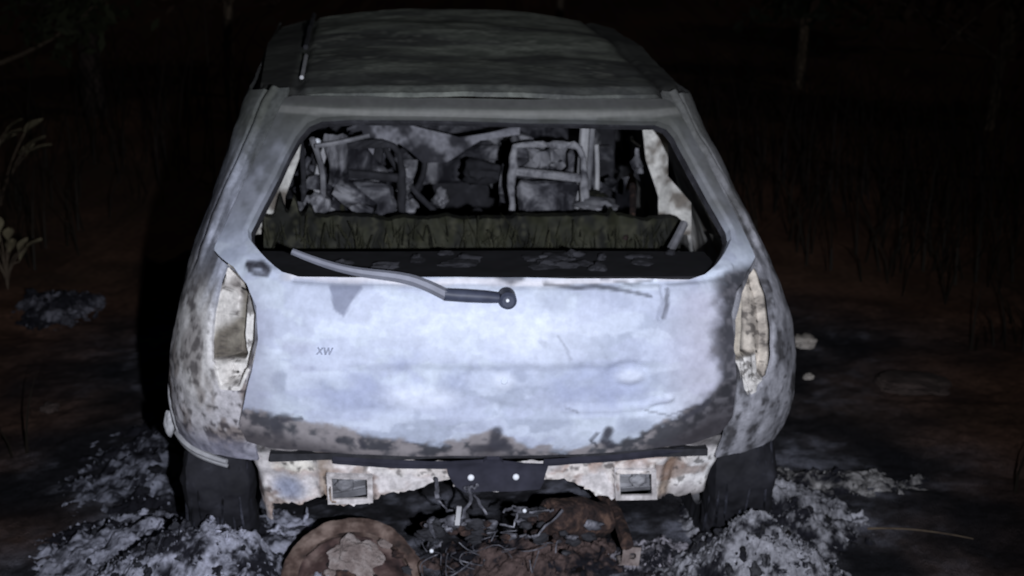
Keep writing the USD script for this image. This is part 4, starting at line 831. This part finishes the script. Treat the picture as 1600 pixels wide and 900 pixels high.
def branching(h, seed, r0, spread=.5, n1=7, n2=4):
    rg = np.random.default_rng(seed); tr = bend([(0, 0, -.1), (rg.normal(0, .04 * h), rg.normal(0, .04 * h), h * .5), (rg.normal(0, .08 * h), rg.normal(0, .08 * h), h)], 12)
    ms = [tube(tr, np.linspace(r0, r0 * .25, 12), 8)]; tips = []
    for k in range(n1):
        t = rg.uniform(.25, .95); b = tr[int(t * 11)]; th = rg.uniform(0, TAU); L = h * spread * rg.uniform(.5, 1) * (1.15 - t * .6); e = b + [math.cos(th) * L, math.sin(th) * L, L * rg.uniform(.2, .9)]
        br = bend([b, (b + e) / 2 + rg.normal(0, .05 * L, 3), e], 8); ms.append(tube(br, np.linspace(r0 * .4, r0 * .1, 8), 5)); tips.append(br[3:])
        for q in range(n2):
            b2 = br[rg.integers(3, 8)]; e2 = b2 + rg.normal(0, .35 * L, 3) + [0, 0, .1 * L]; b3 = bend([b2, (b2 + e2) / 2 + rg.normal(0, .03, 3), e2], 5); ms.append(tube(b3, r0 * .09, 4)); tips.append(b3)
    return cat_(ms), np.vstack(tips)
def bush(at, h, w, n, seed, label, mat, size=.05, cat='bush', name='bush'):
    x, y = at; B_ = thing(name, label, cat, (x, y, gz(x, y)))
    m, tips = branching(h, seed, .02 * h + .006, w / h * .55, 12, 5); add('stems' if name == 'bush' else 'trunk', m, 'twig' if name == 'bush' else 'bark', B_)
    v, f = leaves(n, tips, size, seed + 1); v[:, 2] = np.maximum(v[:, 2], .01); add('foliage' if name == 'bush' else 'crown', (v, f), mat, B_, smooth=False); return B_
def tuft(at, h, nb, seed, label, mat='dry_grass', spread=.06, lean=.5, w=.006, group=None):
    x, y = at; v, f = blades(nb, h, spread, seed, lean, w); v = v + [x, y, gz(x, y)]; add('dry_grass_tuft', (v, f), mat, '/World', smooth=False, label=label, cat='dry grass', group=group)
def broad_plant(at, seed, label, s=1.):
    x, y = at; P_ = thing('dry_plant', label, 'dry plant', (x, y, gz(x, y)))
    rg = np.random.default_rng(seed); stems = []
    for k in range(11):
        th = rg.uniform(0, TAU); L = s * rg.uniform(.18, .42); d = np.array([math.cos(th), math.sin(th), 0]); e = d * L * .55 + [0, 0, L]
        st = bend([(0, 0, 0), e * .5 + [0, 0, .05], e], 8); stems.append(tube(st, .006 * s, 5))
        lf = []; n = 7; a_ = np.cross(d, [0, 0, 1.]); ln = s * rg.uniform(.13, .24)
        up = np.array([0, 0, 1.]) * rg.uniform(.3, 1.2) + d * .6; up /= np.linalg.norm(up)
        v = []
        for j in range(n):
            t = j / (n - 1); ww = .045 * s * math.sin(math.pi * min(t * .93 + .05, 1)); c_ = e + up * ln * t - np.array([0, 0, 1]) * .25 * ln * t * t
            v += [c_ - a_ * ww + [0, 0, .012], c_ - [0, 0, .004], c_ + a_ * ww + [0, 0, .012]]
        f = []
        for j in range(n - 1):
            q = 3 * j; f += [(q, q + 1, q + 4), (q, q + 4, q + 3), (q + 1, q + 2, q + 5), (q + 1, q + 5, q + 4)]
        add('leaf', (np.array(v), np.array(f)), 'dead_leaf', P_, smooth=True)
    add('stem', cat_(stems), 'twig', P_)
broad_plant((-2.78, 8.9), 1, 'withered broad-leaved plant at the far left, higher in view', .9)
broad_plant((-2.20, 7.05), 2, 'withered pale plant at the left edge beside the faint ash heap', .55)
broad_plant((-3.05, 9.4), 3, 'half-hidden withered plant behind the far left one', .8)
for k, (at, h, w, n, mt, lab) in enumerate([((-3.6, 11.5), 1.8, 2.0, 2600, 'leaf_olive', 'dim olive bush in the left background, nearest the photograph edge'),
        ((-2.2, 13.0), 2.1, 2.2, 2600, 'leaf_brown', 'dim brownish bush in the left background beside the car'), ((-5.0, 15.0), 2.6, 2.6, 2600, 'leaf_dark', 'dark tall bush behind the olive bush on the left'),
        ((3.3, 11.5), 2.0, 2.2, 2600, 'leaf_brown', 'dim brown bush at the right edge of the photograph'), ((2.3, 13.5), 2.1, 2.2, 2600, 'leaf_dark', 'dark bush right of the car roof in the background'),
        ((4.6, 15.5), 2.8, 2.6, 2600, 'leaf_dark', 'dark tall bush at the upper right behind the brown bush'), ((.4, 16.0), 2.0, 2.8, 2400, 'leaf_dark', 'black bush straight behind the car roof')]):
    bush(at, h, w, n, 300 + 10 * k, lab, mt, .07)
bush((3.05, 9.6), 3.6, 1.5, 900, 400, 'thin crooked sapling standing on the right of the car', 'leaf_brown', .06, 'tree', 'sapling')
bush((-3.0, 12.0), 4.0, 1.6, 900, 410, 'thin bare-stemmed sapling in the left background', 'leaf_olive', .06, 'tree', 'sapling')
rg = np.random.default_rng(77)
brown = [(1.5, 8.0), (1.9, 8.8), (2.5, 9.2), (2.9, 8.6), (3.3, 10.2), (2.0, 10.4), (2.6, 11.5), (1.4, 9.6), (3.6, 12.0), (1.7, 12.2), (-2.75, 8.75), (-1.9, 9.6), (-3.2, 10.6), (-2.4, 11.6), (-3.8, 9.6), (-1.7, 12.0), (2.2, 7.2), (-2.9, 12.8)]
for k, (x, y) in enumerate(brown):
    v, f = blades(46, (.8, 1.2, .6, 1.5)[k % 4], .34, 600 + k, 1.5, .006); v = v + [x, y, gz(x, y)]
    add('dry_scrub', (v, f), ('dry_grass', 'scrub_brown')[k % 2], '/World', smooth=False, label='dim dry brown scrub standing in the dark ' + ('right of the car' if x > 0 else 'left of the car'), cat='dry scrub', group='dry scrub clumps right of the car' if x > 0 else 'dry scrub clumps left of the car')
spots = [(-2.35, 7.6, 'sparse dry grass behind the left edge plants'), (2.35, 8.2, 'dry grass stalks leaning at the right edge, middle height'), (1.95, 7.4, 'short dry grass right of the car'), (2.0, 6.2, 'dry grass tuft far right beyond the clod'),
         (-1.75, 5.0, 'dry blades on red soil at the left edge'), (1.75, 4.7, 'dry grass at the bottom right corner'), (2.7, 10.0, 'tall thin dry grass behind the right stalks'), (-2.6, 10.2, 'tall thin dry grass left of the car, farther back')]
for k, (x, y, lab) in enumerate(spots): tuft((x, y), .35 + .35 * (y > 7), 26, 500 + k, lab, spread=.10 + .10 * (y > 7), lean=.8)
def stick(p0, p1, r, lab):
    p0, p1 = np.array([*p0, gz(*p0) + r]), np.array([*p1, gz(*p1) + r * 1.4]); m_ = (p0 + p1) / 2 + [0, .012, .006]
    add('fallen_twig', tube(bend([p0, m_, p1], 14), np.linspace(r, r * .5, 14), 6), 'pale_twig' if 'pale_twig' in M else 'twig', '/World', label=lab, cat='twig')
stick((1.02, 4.46), (1.30, 4.37), .0035, 'thin pale twig lying at the bottom right')
stick((1.55, 4.50), (1.80, 4.28), .0035, 'short twig near the bottom right corner')
